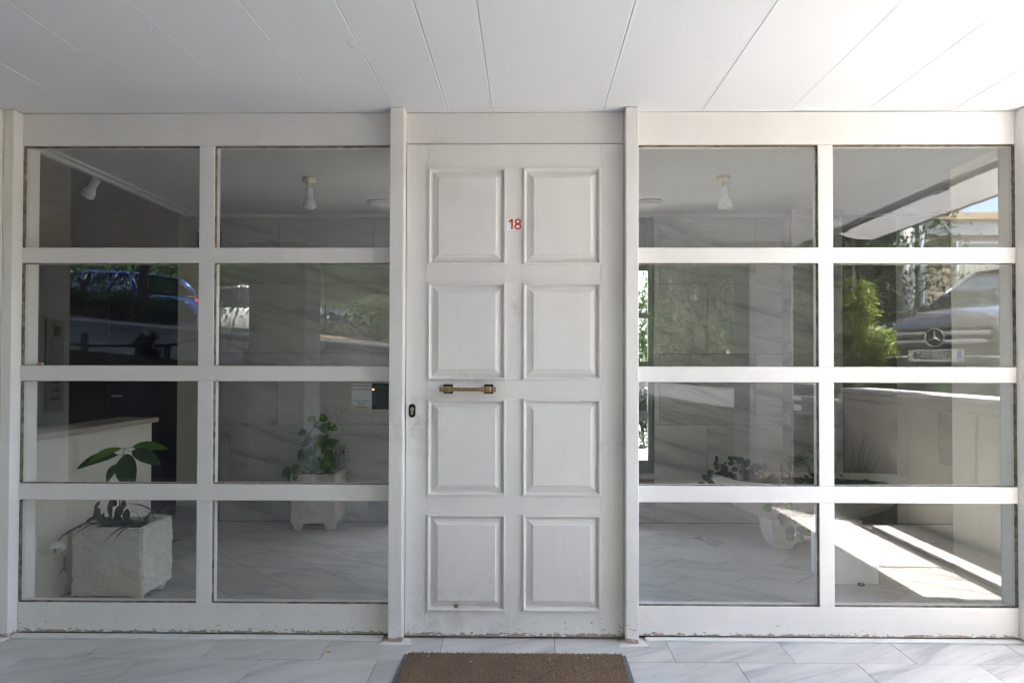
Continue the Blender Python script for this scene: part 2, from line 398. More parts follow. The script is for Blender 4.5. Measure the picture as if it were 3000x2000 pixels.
# lobby floor: marble tiles laid on the diagonal, clipped at the walls
def clip(poly, nx, ny, c):   # keep nx*x+ny*y <= c
    out = []
    for i in range(len(poly)):
        p, q = poly[i], poly[(i + 1) % len(poly)]
        dp, dq = nx * p[0] + ny * p[1] - c, nx * q[0] + ny * q[1] - c
        if dp <= 0: out.append(p)
        if (dp < 0 < dq) or (dq < 0 < dp):
            tt = dp / (dp - dq); out.append((p[0] + (q[0] - p[0]) * tt, p[1] + (q[1] - p[1]) * tt))
    return out
lf = struct(box('lobby_floor', -2.50, 4.2, 0.03, 2.40, -0.012, -0.003, GROUT))
RT = math.sqrt(0.5)
k0, period = -0.62 * RT, 0.30
g = 0.0016
for r in range(-12, 22):
    v0 = k0 + r * period                       # v = (x+y)/sqrt2
    o = -0.33 * RT if r % 2 == 0 else -0.33 * RT + 0.25
    for c in range(-12, 12):
        u0 = o + c * 0.50                      # u = (y-x)/sqrt2
        cor = [(u0 + g, v0 + g), (u0 + 0.5 - g, v0 + g), (u0 + 0.5 - g, v0 + period - g), (u0 + g, v0 + period - g)]
        poly = [((v - u) * RT, (v + u) * RT) for u, v in cor]
        cx = sum(p[0] for p in poly) / 4; cy = sum(p[1] for p in poly) / 4
        if cx < -2.9 or cx > 3.1 or cy < -0.3 or cy > 2.8: continue
        whole = len(poly)
        for nx, ny, cc in ((-1, 0, 2.495), (1, 0, 2.9), (0, -1, -0.04), (0, 1, 2.372)): 
            if len(poly) >= 3: poly = clip(poly, nx, ny, cc)
        if len(poly) < 3: continue
        ar = abs(sum(poly[i][0] * poly[(i + 1) % len(poly)][1] - poly[(i + 1) % len(poly)][0] * poly[i][1] for i in range(len(poly)))) / 2
        if ar < 0.002: continue
        m = MB(); m.prism([(x - cx, y - cy) for x, y in poly], -0.010, 0); ob = m.build('tile', MARBLE_I, lf, local=True, fix=False)
        ob.location = (cx, cy, random.uniform(-0.0004, 0.0004))
box('marble_paving', 2.9, 4.2, 0.04, 2.372, -0.01, 0, MARBLE_I, lf)
struct(box('corridor_floor', -4.8, -2.52, 0.03, 2.66, -0.010, 0.0, MARBLE_I)); struct(box('light_leak_backing', -4.9, -2.4, 2.66, 2.76, -0.3, 2.62, PLASTER_B))  # the wall is added backing that stops light leaking under the dark door

# back wall of the lobby, clad in marble slabs; window opening x 0.05..0.985, z 0.39..2.43
bw = thing_wall = bpy.data.objects.new('lobby_back_wall', None); COL.objects.link(bw); bw.location = (0, BACK, 0); bw['kind'] = 'structure'
WX0, WX1, WZ0 = -0.86, 0.992, 0.385  # part hidden by the front door widened to let more light in
box('wall_core', -2.46, WX0, BACK + 0.02, BACK + 0.24, 0, 2.70, PLASTER, bw)
box('wall_core', WX1, 4.3, BACK + 0.02, BACK + 0.24, 0, 2.70, PLASTER, bw)
box('wall_core', WX0, WX1, BACK + 0.02, BACK + 0.24, 0, WZ0 - 0.04, PLASTER, bw)
box('joint_backing', -2.46, WX0, BACK + 0.012, BACK + 0.02, 0, 2.43, GROUT_W, bw)
box('joint_backing', WX1, 2.9, BACK + 0.012, BACK + 0.02, 0, 2.43, GROUT_W, bw)
box('joint_backing', WX0, WX1, BACK + 0.012, BACK + 0.02, 0, WZ0 - 0.04, GROUT_W, bw)
zr = [0.0, 0.215, 0.77, 1.33, 1.885, 2.43]
for r in range(5):
    za, zb = zr[r] + 0.0018, zr[r + 1] - 0.0018
    off = {0: -2.03, 1: -1.62, 2: -1.995, 3: -1.614, 4: -1.991}[r]
    if r == 1: off = -1.62
    x = off
    while x > -2.46: x -= 0.757
    while x < 2.36:
        a, b = max(x, -2.455), min(x + 0.757, 2.36)
        segs = [(a, b)]
        if zb > WZ0:
            segs = []
            if a < WX0: segs.append((a, min(b, WX0)))
            if b > WX1: segs.append((max(a, WX1), b))
        for sa, sb in segs:
            if sb - sa > 0.03:
                m = MB(); m.box(0.0018, sb - sa - 0.0018, 0, 0.02, 0, zb - za)
                ob = m.build('marble_slab', MARBLE_W, bw, local=True, fix=False); ob.location = (sa, random.uniform(-0.001, 0.001) , za)
        x += 0.757
# return pier on the right with its own slabs
pr = bpy.data.objects.new('lobby_right_pier', None); COL.objects.link(pr); pr.location = (2.2, 2.2, 0); pr['kind'] = 'structure'
box('pier_core', 2.02, 2.40, 2.21, 2.383, 0, 2.43, GROUT_W, pr)
for r in range(5):
    box('marble_slab', 2.008, 2.387, 2.19, 2.209, zr[r] + 0.001, zr[r + 1] - 0.001, MARBLE_W, pr)
    box('marble_slab', 2.000, 2.0185, 2.2105, 2.383, zr[r] + 0.001, zr[r + 1] - 0.001, MARBLE_W, pr)
# lobby ceiling, mouldings
struct(box('lobby_ceiling', -2.70, 4.2, 0.05, 2.62, CEILI, CEILI + 0.1, STUCCO))
mo = thing('ceiling_moulding', (0, 2.3, CEILI), 'thin white moulding along the lobby ceiling edge, over marble wall and corridor', 'moulding')
TRIM = plain('moulding_paint', (0.72, 0.72, 0.70), 0.6, var=0.03)
for (a, b) in ((0.0, 0.022), (0.034, 0.056)):
    box('moulding_strip', -2.66 + a, 4.1, BACK - b, BACK - a - 0.001, CEILI - 0.022 + a * 0.25, CEILI, TRIM, mo)
for (a, b) in ((0.0, 0.03), (0.048, 0.075)):
    box('moulding_strip', -2.70 + a, -2.70 + b, 0.05, BACK - 0.06, CEILI - 0.03 + a * 0.3, CEILI - 0.0005, TRIM, mo)
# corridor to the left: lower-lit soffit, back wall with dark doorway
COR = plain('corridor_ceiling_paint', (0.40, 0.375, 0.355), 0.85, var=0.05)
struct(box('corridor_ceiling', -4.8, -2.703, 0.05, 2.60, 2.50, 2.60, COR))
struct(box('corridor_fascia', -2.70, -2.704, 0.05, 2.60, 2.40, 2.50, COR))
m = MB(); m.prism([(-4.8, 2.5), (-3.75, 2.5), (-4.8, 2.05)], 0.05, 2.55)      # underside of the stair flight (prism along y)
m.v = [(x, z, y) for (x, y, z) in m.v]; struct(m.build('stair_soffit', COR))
cw = bpy.data.objects.new('corridor_back_wall', None); COL.objects.link(cw); cw.location = (-3.5, 2.56, 0); cw['kind'] = 'structure'
box('wall_panel', -2.855, -2.46, 2.50, 2.64, 0, 2.62, PLASTER, cw)
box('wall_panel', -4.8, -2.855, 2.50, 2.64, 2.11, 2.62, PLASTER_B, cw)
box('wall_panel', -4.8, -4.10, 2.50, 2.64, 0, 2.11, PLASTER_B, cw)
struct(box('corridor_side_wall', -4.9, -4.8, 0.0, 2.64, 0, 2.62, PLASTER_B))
box('skirting', -2.85, -2.462, 2.482, 2.499, 0.0, 0.10, MARBLE_W, cw)
NAVY = plain('navy_door_paint', (0.006, 0.010, 0.038), 0.35, var=0.3, scale=2)
dd = thing('dark_door', (-3.47, 2.6, 0), 'dark navy double door at the back of the corridor behind the low wall', 'door')
box('door_leaf', -4.095, -3.482, 2.60, 2.64, 0.008, 2.105, NAVY, dd, 0.002)
box('door_leaf', -3.478, -2.86, 2.60, 2.64, 0.008, 2.105, NAVY, dd, 0.002)
box('door_frame', -4.098, -4.06, 2.575, 2.599, 0.0, 2.108, NAVY, dd); box('door_frame', -2.885, -2.857, 2.575, 2.599, 0.0, 2.108, NAVY, dd)
m = MB(); m.tube([(-3.42, 2.57, 0.98), (-3.42, 2.55, 0.98), (-3.34, 2.55, 0.98)], 0.009); m.build('door_handle', plain('dull_steel', (0.35, 0.35, 0.36), 0.35, 1.0), dd, smooth=True)
# low stair wall with stone cap
lw = thing('low_wall', (-2.6, 0.85, 0), 'beige plastered low wall with a brown stone cap behind the cube planter', 'wall')
box('wall_body', -2.68, -2.50, 0.10, 1.44, 0, 0.858, PLASTER, lw, 0.003)
CAPM = plain('stone_cap', (0.34, 0.28, 0.23), 0.45, var=0.2, scale=12)
box('stone_cap', -2.73, -2.465, 0.10, 1.462, 0.86, 0.890, CAPM, lw, 0.002)
# right hand side of the lobby
struct(box('lobby_right_wall', 2.56, 2.66, 0.04, 1.08, 0, CEILI, PLASTER))
struct(box('side_passage_wall', 3.5, 4.3, 0.12, 2.38, 0, 2.425, PLASTER))
struct(box('side_passage_front', 2.663, 4.2, 0.0, 0.12, 0, 2.6, PLASTER))

# rear window, grey green metal
MET = plain('grey_green_metal', (0.20, 0.225, 0.20), 0.45, var=0.1)
rw = thing('rear_window', (0.06, BACK + 0.03, WZ0), 'grey green metal window with bars in the marble back wall, bushes behind it', 'window')
box('sill', WX0, WX1, BACK - 0.02, BACK + 0.24, WZ0 - 0.038, WZ0 - 0.001, MARBLE_W, rw)
Y0, Y1 = BACK + 0.025, BACK + 0.065
fr = [('frame_post', WX1 - 0.045, WX1 - 0.001, WZ0, 2.428), ('frame_post', WX0 + 0.001, WX0 + 0.045, WZ0, 2.428), ('frame_post', 0.045, 0.085, WZ0 + 0.101, 2.36)]
for nme, a, b, c, d in fr: box(nme, a, b, Y0, Y1, c, d, MET, rw, 0.003)
bars = [(WZ0, 0.485), (0.824, 0.872), (1.225, 1.27), (1.612, 1.658), (1.99, 2.08), (2.36, 2.428)]
for a, b in bars:
    box('frame_bar', WX0 + 0.046, 0.044, Y0 + 0.003, Y1 - 0.003, a, b, MET, rw, 0.003); box('frame_bar', 0.086, WX1 - 0.046, Y0 + 0.003, Y1 - 0.003, a, b, MET, rw, 0.003)
for i in range(5):
    for a, b in ((WX0 + 0.046, 0.044), (0.086, WX1 - 0.046)):
        box('pane' if i < 4 else 'metal_panel', a, b, Y0 + 0.018, Y0 + 0.022, bars[i][1], bars[i + 1][0], GLASS if i < 4 else MET, rw)

# ================================================================== THE GLAZED TIMBER FRONT
zrow = [2.256, 1.784, 1.713, 1.238, 1.167, 0.694, 0.619, 0.148]
def streaky(o): return o
def screen(x0, x1, xm0, xm1, label, group=None):
    t = thing('glazed_screen', ((x0 + x1) / 2, 0, 0), label, 'glazed partition')
    box('top_rail', x0, x1, 0.0, 0.07, 2.258, 2.409, PAINT, t, 0.003)
    box('bottom_rail', x0, x1, 0.0, 0.07, 0.012, 0.148, PAINT_W, t, 0.004)
    for a, b in ((1.784, 1.713), (1.238, 1.167), (0.694, 0.619)):
        box('rail', x0, x1, 0.0, 0.062, b, a, PAINT, t, 0.003)
    for i in range(4):
        a, b = zrow[2 * i], zrow[2 * i + 1]
        box('mullion', xm0, xm1, 0.001, 0.064, b - 0.001, a + 0.001, PAINT_V, t, 0.003)
        for c, d in ((x0, xm0), (xm1, x1)):
            p = MB(); p.box(c, d, 0.0255, 0.0300, b, a); pn = p.build('pane', GLASS, t, fix=False)
            # putty and bead round the pane: uneven dark line
            for (ax, bx, az, bz) in ((c, d, a - 0.0028, a), (c, d, b, b + 0.0026), (c, c + 0.0024, b + 0.0026, a - 0.0028), (d - 0.0024, d, b + 0.0026, a - 0.0028)):
                m = MB(); hor = (bx - ax) > (bz - az); nn = 40; 
                vs = []; fs = []
                L = (bx - ax) if hor else (bz - az)
                for q in range(nn + 1):
                    s_ = q / nn; w1 = 0.0016 * mnoise.noise(Vector((ax * 3 + s_ * L * 40, az * 7, 1)))
                    if hor:
                        top = az if az < (a + b) / 2 else bz
                        inn = (bz + w1) if az < (a + b) / 2 else (az + w1)
                        vs += [(ax + s_ * L, 0.004, top), (ax + s_ * L, 0.0245, inn)]
                    else:
                        out = ax if ax < (c + d) / 2 else bx
                        inn = (bx + w1) if ax < (c + d) / 2 else (ax + w1)
                        vs += [(out, 0.004, az + s_ * L), (inn, 0.0245, az + s_ * L)]
                for q in range(nn): fs.append((2 * q, 2 * q + 1, 2 * q + 3, 2 * q + 2))
                m.add(vs, fs); m.build('glazing_bead', PUTTY, t)
    return t
scL = screen(XL, -0.567, -1.529, -1.457, 'white timber glazed screen left of the front door, eight panes, plants behind')
scR = screen(0.493, XR, 1.325, 1.394, 'bright white timber glazed screen right of the front door, eight panes reflecting a car')
# floor trim (painted stone strip)
TRIMW = plain('painted_stone_trim', (0.70, 0.69, 0.66), 0.6, var=0.08, scale=8, bump=0.2)
ft = thing('floor_trim', (0, -0.03, 0), 'narrow white painted strip on the floor along the glazed front', 'trim')
box('trim_strip', XL, -0.66, -0.052, 0.0, 0.0, 0.010, TRIMW, ft, 0.003)
box('trim_strip', 0.53, XR, -0.036, 0.0, 0.0, 0.010, TRIMW, ft, 0.003)
box('trim_strip', XL - 0.05, XL, -0.10, -0.045, 0.0, 0.010, TRIMW, ft, 0.003)
for a, b in ((-0.665, -0.515), (0.40, 0.535)):
    m = MB(); m.prism([(a, -0.105), (b, -0.10), (b - 0.02, -0.03), (a + 0.03, 0.0)], 0.001, 0.0045); m.build('paint_smear', TRIMW, ft)
# pilasters
pl = thing('pilaster', (-0.598, -0.035, 0), 'white timber pilaster left of the door with chipped lower edge', 'pilaster', 'pilasters beside the front door')
box('post', -0.6295, -0.5675, -0.07, 0.085, 0.004, 2.4085, PAINT_WV, pl, 0.003)
box('edge_lip', -0.5670, -0.5655, -0.066, 0.06, 0.006, 2.402, PAINT_W, pl)
pr_ = thing('pilaster', (0.465, -0.035, 0), 'white timber pilaster right of the door beside the bright screen', 'pilaster', 'pilasters beside the front door')
box('post', 0.4360, 0.4935, -0.07, 0.085, 0.004, 2.4085, PAINT_WV, pr_, 0.003)
# header over the door
hd = thing('door_header', (-0.066, 0, 2.33), 'plain white painted board above the numbered front door', 'header')
box('header_board', -0.5655, 0.436, 0.0, 0.07, 2.2625, 2.409, PAINT, hd, 0.0025)
# side jambs and outer walls
jl = struct(box('left_jamb', -2.402, XL - 0.001, -0.06, 0.12, 0.004, CEIL - 0.002, PAINT_W, None, 0.003))
jr = struct(box('right_jamb', XR + 0.001, 2.78, -0.075, 0.12, 0.0, CEIL - 0.002, PAINT, None, 0.004))
struct(box('left_porch_wall', -2.66, -2.404, -0.38, 0.12, 0.0, CEIL - 0.002, plain('porch_wall_paint', (0.66, 0.63, 0.58), 0.85, var=0.05), None, 0.004))
struct(box('left_building_front', -6.6, -2.662, -0.02, 0.1, 0.0, CEIL - 0.002, PLASTER_W))

# ---- the door
DX0, DX1, DZ0, DZ1 = -0.5625, 0.4335, 0.010, 2.257
dr = thing('front_door', (-0.065, 0.0, 0.0), 'white panelled front door numbered 18 with brass bar handle', 'door')
px = [(-0.4625, -0.104), (-0.0265, 0.330)]
pz = [(1.702, 2.149), (1.175, 1.622), (0.648, 1.089), (0.125, 0.563)]
YF = -0.012
def door_body():
    m = MB(); xs = [DX0, px[0][0], px[0][1], px[1][0], px[1][1], DX1]; zs = [DZ0, pz[3][0], pz[3][1], pz[2][0], pz[2][1], pz[1][0], pz[1][1], pz[0][0], pz[0][1], DZ1]
    return xs, zs
xs, zs = door_body()
# stiles, rails and muntins as pieces with hairline joints
box('stile', xs[0], xs[1] - 0.0005, YF, 0.035, DZ0, DZ1, PAINT_WV, dr, 0.0015)
box('stile', xs[4] + 0.0005, xs[5], YF, 0.035, DZ0, DZ1, PAINT_WV, dr, 0.0015)
zz = [(DZ0, zs[1]), (zs[2], zs[3]), (zs[4], zs[5]), (zs[6], zs[7]), (zs[8], DZ1)]
for a, b in zz: box('door_rail', xs[1], xs[4], YF + 0.0004, 0.035, a, b, PAINT_W, dr, 0.0006)
for a, b in pz: box('door_muntin', xs[2], xs[3], YF + 0.0006, 0.035, a + 0.0003, b - 0.0003, PAINT_WV, dr, 0.0006)
prof = [(0.0, 0.0), (0.0005, -0.007), (0.007, -0.0085), (0.0105, -0.006), (0.012, 0.0005), (0.0145, 0.011), (0.018, 0.0125), (0.024, 0.009), (0.036, 0.002), (0.0445, -0.0005), (0.0455, -0.004), (0.048, -0.0055)]
def panel(xa, xb, za, zb):
    m = MB(); vs = []; fs = []
    for d, y in prof:
        vs += [(xa + d, YF + y, za + d), (xb - d, YF + y, za + d), (xb - d, YF + y, zb - d), (xa + d, YF + y, zb - d)]
    k = len(prof)
    for i in range(k - 1):
        for j in range(4): fs.append((4 * i + j, 4 * i + (j + 1) % 4, 4 * i + 4 + (j + 1) % 4, 4 * i + 4 + j))
    fs.append((4 * k - 4, 4 * k - 3, 4 * k - 2, 4 * k - 1))
    m.add(vs, fs)
    o = m.build('door_panel', PAINT_WV, dr, fix=False); return o
for za, zb in pz:
    for xa, xb in px: panel(xa, xb, za, zb)
box('door_core', DX0 + 0.004, DX1 - 0.004, 0.0355, 0.045, DZ0 + 0.004, DZ1 - 0.004, PAINT, dr)
box('rebate', -0.5655, 0.436, 0.046, 0.07, 0.004, 2.262, DARKGAP, dr)
# blister of bare wood near the foot of the lower left panel
WOODK = plain('bare_knot', (0.20, 0.14, 0.10), 0.8, var=0.3, scale=60)
m = MB(); m.lathe((-0.330, YF + 0.0045, 0.1475), [(0.0001, 0.0), (0.011, 0.0), (0.009, 0.0012), (0.0001, 0.0016)], 14, axis=(0, -1, 0.5)); m.build('bare_knot', WOODK, dr)
# handle
BRASS = plain('aged_brass', (0.36, 0.24, 0.12), 0.38, 0.9, var=0.3, scale=40)
BRONZ = plain('dark_bronze', (0.05, 0.042, 0.036), 0.45, 0.8, var=0.4, scale=50)
hx0, hx1, hz, hy = -0.404, -0.1505, 1.1345, -0.062
HW = plain('handle_group', (0.05, 0.04, 0.03))
hb = MB(); hb.tube([(hx0 + 0.054, hy, hz), (hx1 - 0.050, hy, hz)], 0.0085, 20); hb = hb.build('handle_bar', BRASS, dr, smooth=False)
for cx in (hx0 + 0.0365, hx1 - 0.0320):
    m = MB(); m.box(cx - 0.0215, cx + 0.0215, YF - 0.006, YF - 0.0001, hz - 0.0215, hz + 0.0215)
    rs = m.build('handle_rosette', BRONZ, dr, 0.002)
    m = MB(); m.box(cx - 0.0115, cx + 0.0115, hy - 0.006, YF - 0.0062, hz - 0.0115, hz + 0.0115); m.build('handle_post', BRASS, rs, 0.0015)
    m = MB(); q = 0.014; m.add([(cx - q, hy - 0.006, hz - q), (cx + q, hy - 0.006, hz - q), (cx + q, hy - 0.006, hz + q), (cx - q, hy - 0.006, hz + q),
        (cx - 0.008, hy - 0.014, hz - 0.008), (cx + 0.008, hy - 0.014, hz - 0.008), (cx + 0.008, hy - 0.014, hz + 0.008), (cx - 0.008, hy - 0.014, hz + 0.008)],
        [(3, 2, 1, 0), (4, 5, 6, 7), (0, 1, 5, 4), (1, 2, 6, 5), (2, 3, 7, 6), (3, 0, 4, 7)]); m.build('handle_cap', BRASS, rs, 0.001)
    for sg in (-1, 1):
        m = MB(); m.tube([(cx + sg * 0.0115, hy, hz), (cx + sg * 0.018, hy, hz), (cx + sg * 0.019, hy, hz), (cx + sg * 0.0345, hy, hz)] , [0.009, 0.009, 0.0105, 0.0105] if sg * (cx + 0.27) > 0 else [0.0115, 0.0115, 0.0095, 0.0095], 16); m.build('handle_collar', BRASS, rs)
# keyhole plate: rounded slot
m = MB(); n = 16; cx, cz, r, hh = -0.5330, 1.0345, 0.0155, 0.016; pts = []
for i in range(n + 1): a = math.pi * i / n; pts.append((cx + r * math.cos(a), cz + hh + r * math.sin(a)))
for i in range(n + 1): a = math.pi + math.pi * i / n; pts.append((cx + r * math.cos(a), cz - hh + r * math.sin(a)))
k = len(pts); m.add([(x, YF, z) for x, z in pts] + [(x, YF - 0.004, z) for x, z in pts], [tuple(range(k, 2 * k))] + [(i, (i + 1) % k, k + (i + 1) % k, k + i) for i in range(k)])
kp = m.build('keyhole_plate', BRONZ, dr, 0.001)
STEEL = plain('worn_nickel', (0.52, 0.47, 0.42), 0.35, 0.9, var=0.2, scale=60)
m = MB(); m.lathe((cx, YF - 0.004, cz + 0.0075), [(0.0085, 0.0), (0.0085, 0.003), (0.0075, 0.004), (0.0001, 0.004)], 18, axis=(0, -1, 0)); m.box(cx - 0.0048, cx + 0.0048, YF - 0.0072, YF - 0.004, cz - 0.017, cz + 0.004); m.build('lock_cylinder', STEEL, kp)
m = MB(); m.box(cx - 0.0012, cx + 0.0032, YF - 0.0086, YF - 0.0081, cz + 0.006, cz + 0.0085); m.build('key_slot', DARKGAP, kp)
# number sticker with digits
STK = plain('sticker_white', (0.84, 0.85, 0.86), 0.35, var=0.02)
RED = plain('faded_red_print', (0.62, 0.10, 0.055), 0.5, var=0.08, scale=30)
box('number_sticker', -0.1015, -0.0285, YF - 0.0012, YF - 0.0004, 1.861, 1.9165, STK, dr)
def digit_mesh(name, strokes, mat, parent, y, wd=0.0058):
    m = MB()
    for pts in strokes:
        m2 = []
        for (x, z) in pts: m2.append((x, y, z))
        vs = []; fs = []; k = len(m2); closed = (pts[0] == pts[-1])
        P = [Vector((a, 0, c)) for a, _, c in m2]
        if closed: P = P[:-1]; k -= 1
        for i in range(k):
            a = P[(i - 1) % k] if (closed or i > 0) else P[i]; b = P[(i + 1) % k] if (closed or i < k - 1) else P[i]
            d = (b - a).normalized(); nrm = Vector((-d.z, 0, d.x)) * wd / 2
            for yy in (y, y - 0.0006):
                vs.append((P[i].x + nrm.x, yy, P[i].z + nrm.z)); vs.append((P[i].x - nrm.x, yy, P[i].z - nrm.z))
        rg = range(k) if closed else range(k - 1)
        for i in rg:
            j = (i + 1) % k; fs += [(4 * i + 2, 4 * i + 3, 4 * j + 3, 4 * j + 2), (4 * i, 4 * j, 4 * j + 1, 4 * i + 1), (4 * i, 4 * i + 2, 4 * j + 2, 4 * j), (4 * i + 1, 4 * j + 1, 4 * j + 3, 4 * i + 3)]
        m.add(vs, fs)
    return m.build(name, mat, parent)
def ell(cx, cz, rx, rz, n=24): return [(cx + rx * math.cos(2 * math.pi * i / n), cz + rz * math.sin(2 * math.pi * i / n)) for i in range(n)] + [(cx + rx, cz)]
e8 = lambda cx, cz, rx, rz: (lambda l: l[:-1] + [l[0]])(ell(cx, cz, rx, rz))
digit_mesh('digit_one', [[(-0.0775, 1.8655), (-0.0775, 1.9125)], [(-0.0925, 1.9000), (-0.0850, 1.9030), (-0.0790, 1.9105)]], RED, dr, YF - 0.0013, 0.0094)
digit_mesh('digit_eight', [e8(-0.0505, 1.9010, 0.0110, 0.0095), e8(-0.0505, 1.8785, 0.0130, 0.0105)], RED, dr, YF - 0.0013, 0.0088)

# ---- text helper: real lettering as mesh
def lettering(name, txt, size, mat, parent, loc, rot=(math.pi / 2, 0, 0), ext=0.0003, xs=1.0, align='CENTER', bold=0.0):
    cu = bpy.data.curves.new(name, 'FONT'); cu.body = txt; cu.size = size; cu.extrude = ext; cu.align_x = align; cu.align_y = 'CENTER'; cu.offset = bold; cu.resolution_u = 3
    tmp = bpy.data.objects.new('tmp', cu); COL.objects.link(tmp)
    dg = bpy.context.evaluated_depsgraph_get(); dg.update()
    me = bpy.data.meshes.new_from_object(tmp.evaluated_get(dg)); bpy.data.objects.remove(tmp)
    me.materials.clear(); me.materials.append(mat)
    me.transform(Matrix.Diagonal((xs, 1, 1, 1)))
    o = bpy.data.objects.new(name, me); COL.objects.link(o); o.parent = parent; o.location = loc; o.rotation_euler = rot
    return o
# paper notice and keypad, fixed to the inside of the pane
PAPER = plain('notice_paper', (0.68, 0.70, 0.72), 0.5, var=0.03); PAPY = plain('notice_band', (0.60, 0.57, 0.40), 0.5, var=0.03)
INK = plain('notice_ink', (0.06, 0.065, 0.09), 0.6); INKY = plain('yellow_ink', (0.72, 0.62, 0.12), 0.6)
no = thing('paper_notice', (-0.775, 0.0, 1.10), 'white paper notice with Greek print behind the pane beside the keypad', 'notice')
box('paper', -0.8215, -0.7290, 0.0312, 0.0320, 1.0375, 1.157, PAPER, no)
box('colour_band', -0.8215, -0.7290, 0.0306, 0.0311, 1.0375, 1.0560, PAPY, no)
for s_, z_, sz, xs_, mm in (('Ο χώρος προστατεύεται με', 1.1465, 0.0112, 0.66, INK), ('ηλεκτρονική κλειδαριά της', 1.1300, 0.0112, 0.66, INK), ('KLEIDI', 1.1030, 0.0130, 0.72, INKY),
                            ('Τηλ. υπηρεσία ασφαλείας', 1.0760, 0.0112, 0.62, INK), ('6975 503771', 1.0635, 0.0112, 0.66, INK), ('www.citylock.gr', 1.0470, 0.0115, 0.72, INK)):
    lettering('printed_line', s_, sz, mm, no, Vector((-0.7755, 0.0302, z_)) - no.location, xs=xs_)
kpd = thing('keypad', (-0.69, 0.03, 1.10), 'dark blue twelve key entry keypad with red light in corner of glass', 'keypad')
KPB = plain('keypad_black', (0.015, 0.017, 0.022), 0.4); KPC = plain('keypad_blue', (0.045, 0.075, 0.095), 0.4, var=0.1); KEY = plain('key_black', (0.012, 0.014, 0.02), 0.3)
box('backing_plate', -0.7285, -0.6385, 0.034, 0.042, 1.037, 1.158, KPB, kpd, 0.002)
m = MB(); q = []
for i in range(17): a = math.pi * i / 16; q.append((-0.678 - 0.050 * math.cos(a), 1.131 + 0.0205 * math.sin(a)))
for i in range(17): a = math.pi + math.pi * i / 16; q.append((-0.678 - 0.050 * math.cos(a), 1.063 + 0.0205 * math.sin(a)))
k = len(q); m.add([(x, 0.0338, z) for x, z in q] + [(x, 0.0315, z) for x, z in q], [tuple(range(k, 2 * k))] + [(i, (i + 1) % k, k + (i + 1) % k, k + i) for i in range(k)]); m.build('cover', KPC, kpd)
WD = plain('key_print', (0.25, 0.33, 0.40), 0.5)
for r in range(4):
    for c in range(3):
        cx_, cz_ = -0.6990 + c * 0.0182, 1.1210 - r * 0.0180
        m = MB(); m.box(cx_ - 0.0066, cx_ + 0.0066, 0.0290, 0.0314, cz_ - 0.0066, cz_ + 0.0066); ky = m.build('key', KEY, kpd, 0.001)
        lettering('key_digit', '123456789*0#'[r * 3 + c], 0.009, WD, ky, Vector((cx_, 0.0287, cz_)) - kpd.location, ext=0.0001)
m = MB(); m.lathe((-0.7215, 0.0314, 1.1290), [(0.0030, 0), (0.0026, 0.0014), (0.0001, 0.0018)], 12, axis=(0, -1, 0)); m.build('indicator_light', emit('red_led', (1.0, 0.25, 0.12), 2.0), kpd)

# doormat
def mat_fibre():
    t = NT('coir_mat'); pos = t.coords('Position'); n = t.noise(pos, 160, 4, 0.7); b = t.noise(pos, 6, 4, 0.6); f2 = t.noise(pos, 45, 3, 0.6)
    c = t.mix(t.ramp(n, [(0.3, 0), (0.7, 1)]), (0.12, 0.074, 0.046), (0.34, 0.235, 0.155)); c = t.mix(t.ramp(b, [(0.3, 0.35), (0.6, 0)]), c, (0.10, 0.055, 0.033))
    c = t.mix(t.ramp(f2, [(0.60, 0), (0.72, 0.25)]), c, (0.34, 0.24, 0.16))
    t.set(c, 0.95); t.bump(n, 1.0, 0.006); return t.mat
RUB = plain('grey_rubber', (0.13, 0.14, 0.155), 0.6, var=0.15, scale=20)
mt = thing('doormat', (-0.057, -0.5, 0), 'brown coir doormat with grey rubber edge in front of the door', 'doormat')
box('rubber_edge', -0.533, 0.417, -0.86, -0.203, 0.0015, 0.007, RUB, mt, 0.002)
# pile: many short tufts standing on a base
m = MB(); m.box(-0.512, 0.396, -0.84, -0.207, 0.0071, 0.0125); m.build('mat_base', mat_fibre(), mt)
random.seed(4); m = MB()
for i in range(26000):
    x = random.uniform(-0.514, 0.399); y = random.uniform(-0.56, -0.203) if i < 21000 else random.uniform(-0.842, -0.56)
    edge = (y > -0.212) or (x > 0.392) or (x < -0.508)
    a = random.uniform(0, 6.28); l = random.uniform(0.003, 0.0065) * (1.5 if edge else 1); s_ = random.uniform(0.0007, 0.0013)
    dx, dy = math.cos(a), math.sin(a); tx, ty = random.uniform(-0.6, 0.6) * l, random.uniform(-0.6, 0.6) * l
    m.add([(x - dx * s_, y - dy * s_, 0.0115), (x + dx * s_, y + dy * s_, 0.0115), (x + tx, y + ty, 0.0122 + l)], [(0, 1, 2)])
o = m.build('mat_pile', mat_fibre(), mt, fix=False); o['kind'] = 'stuff'
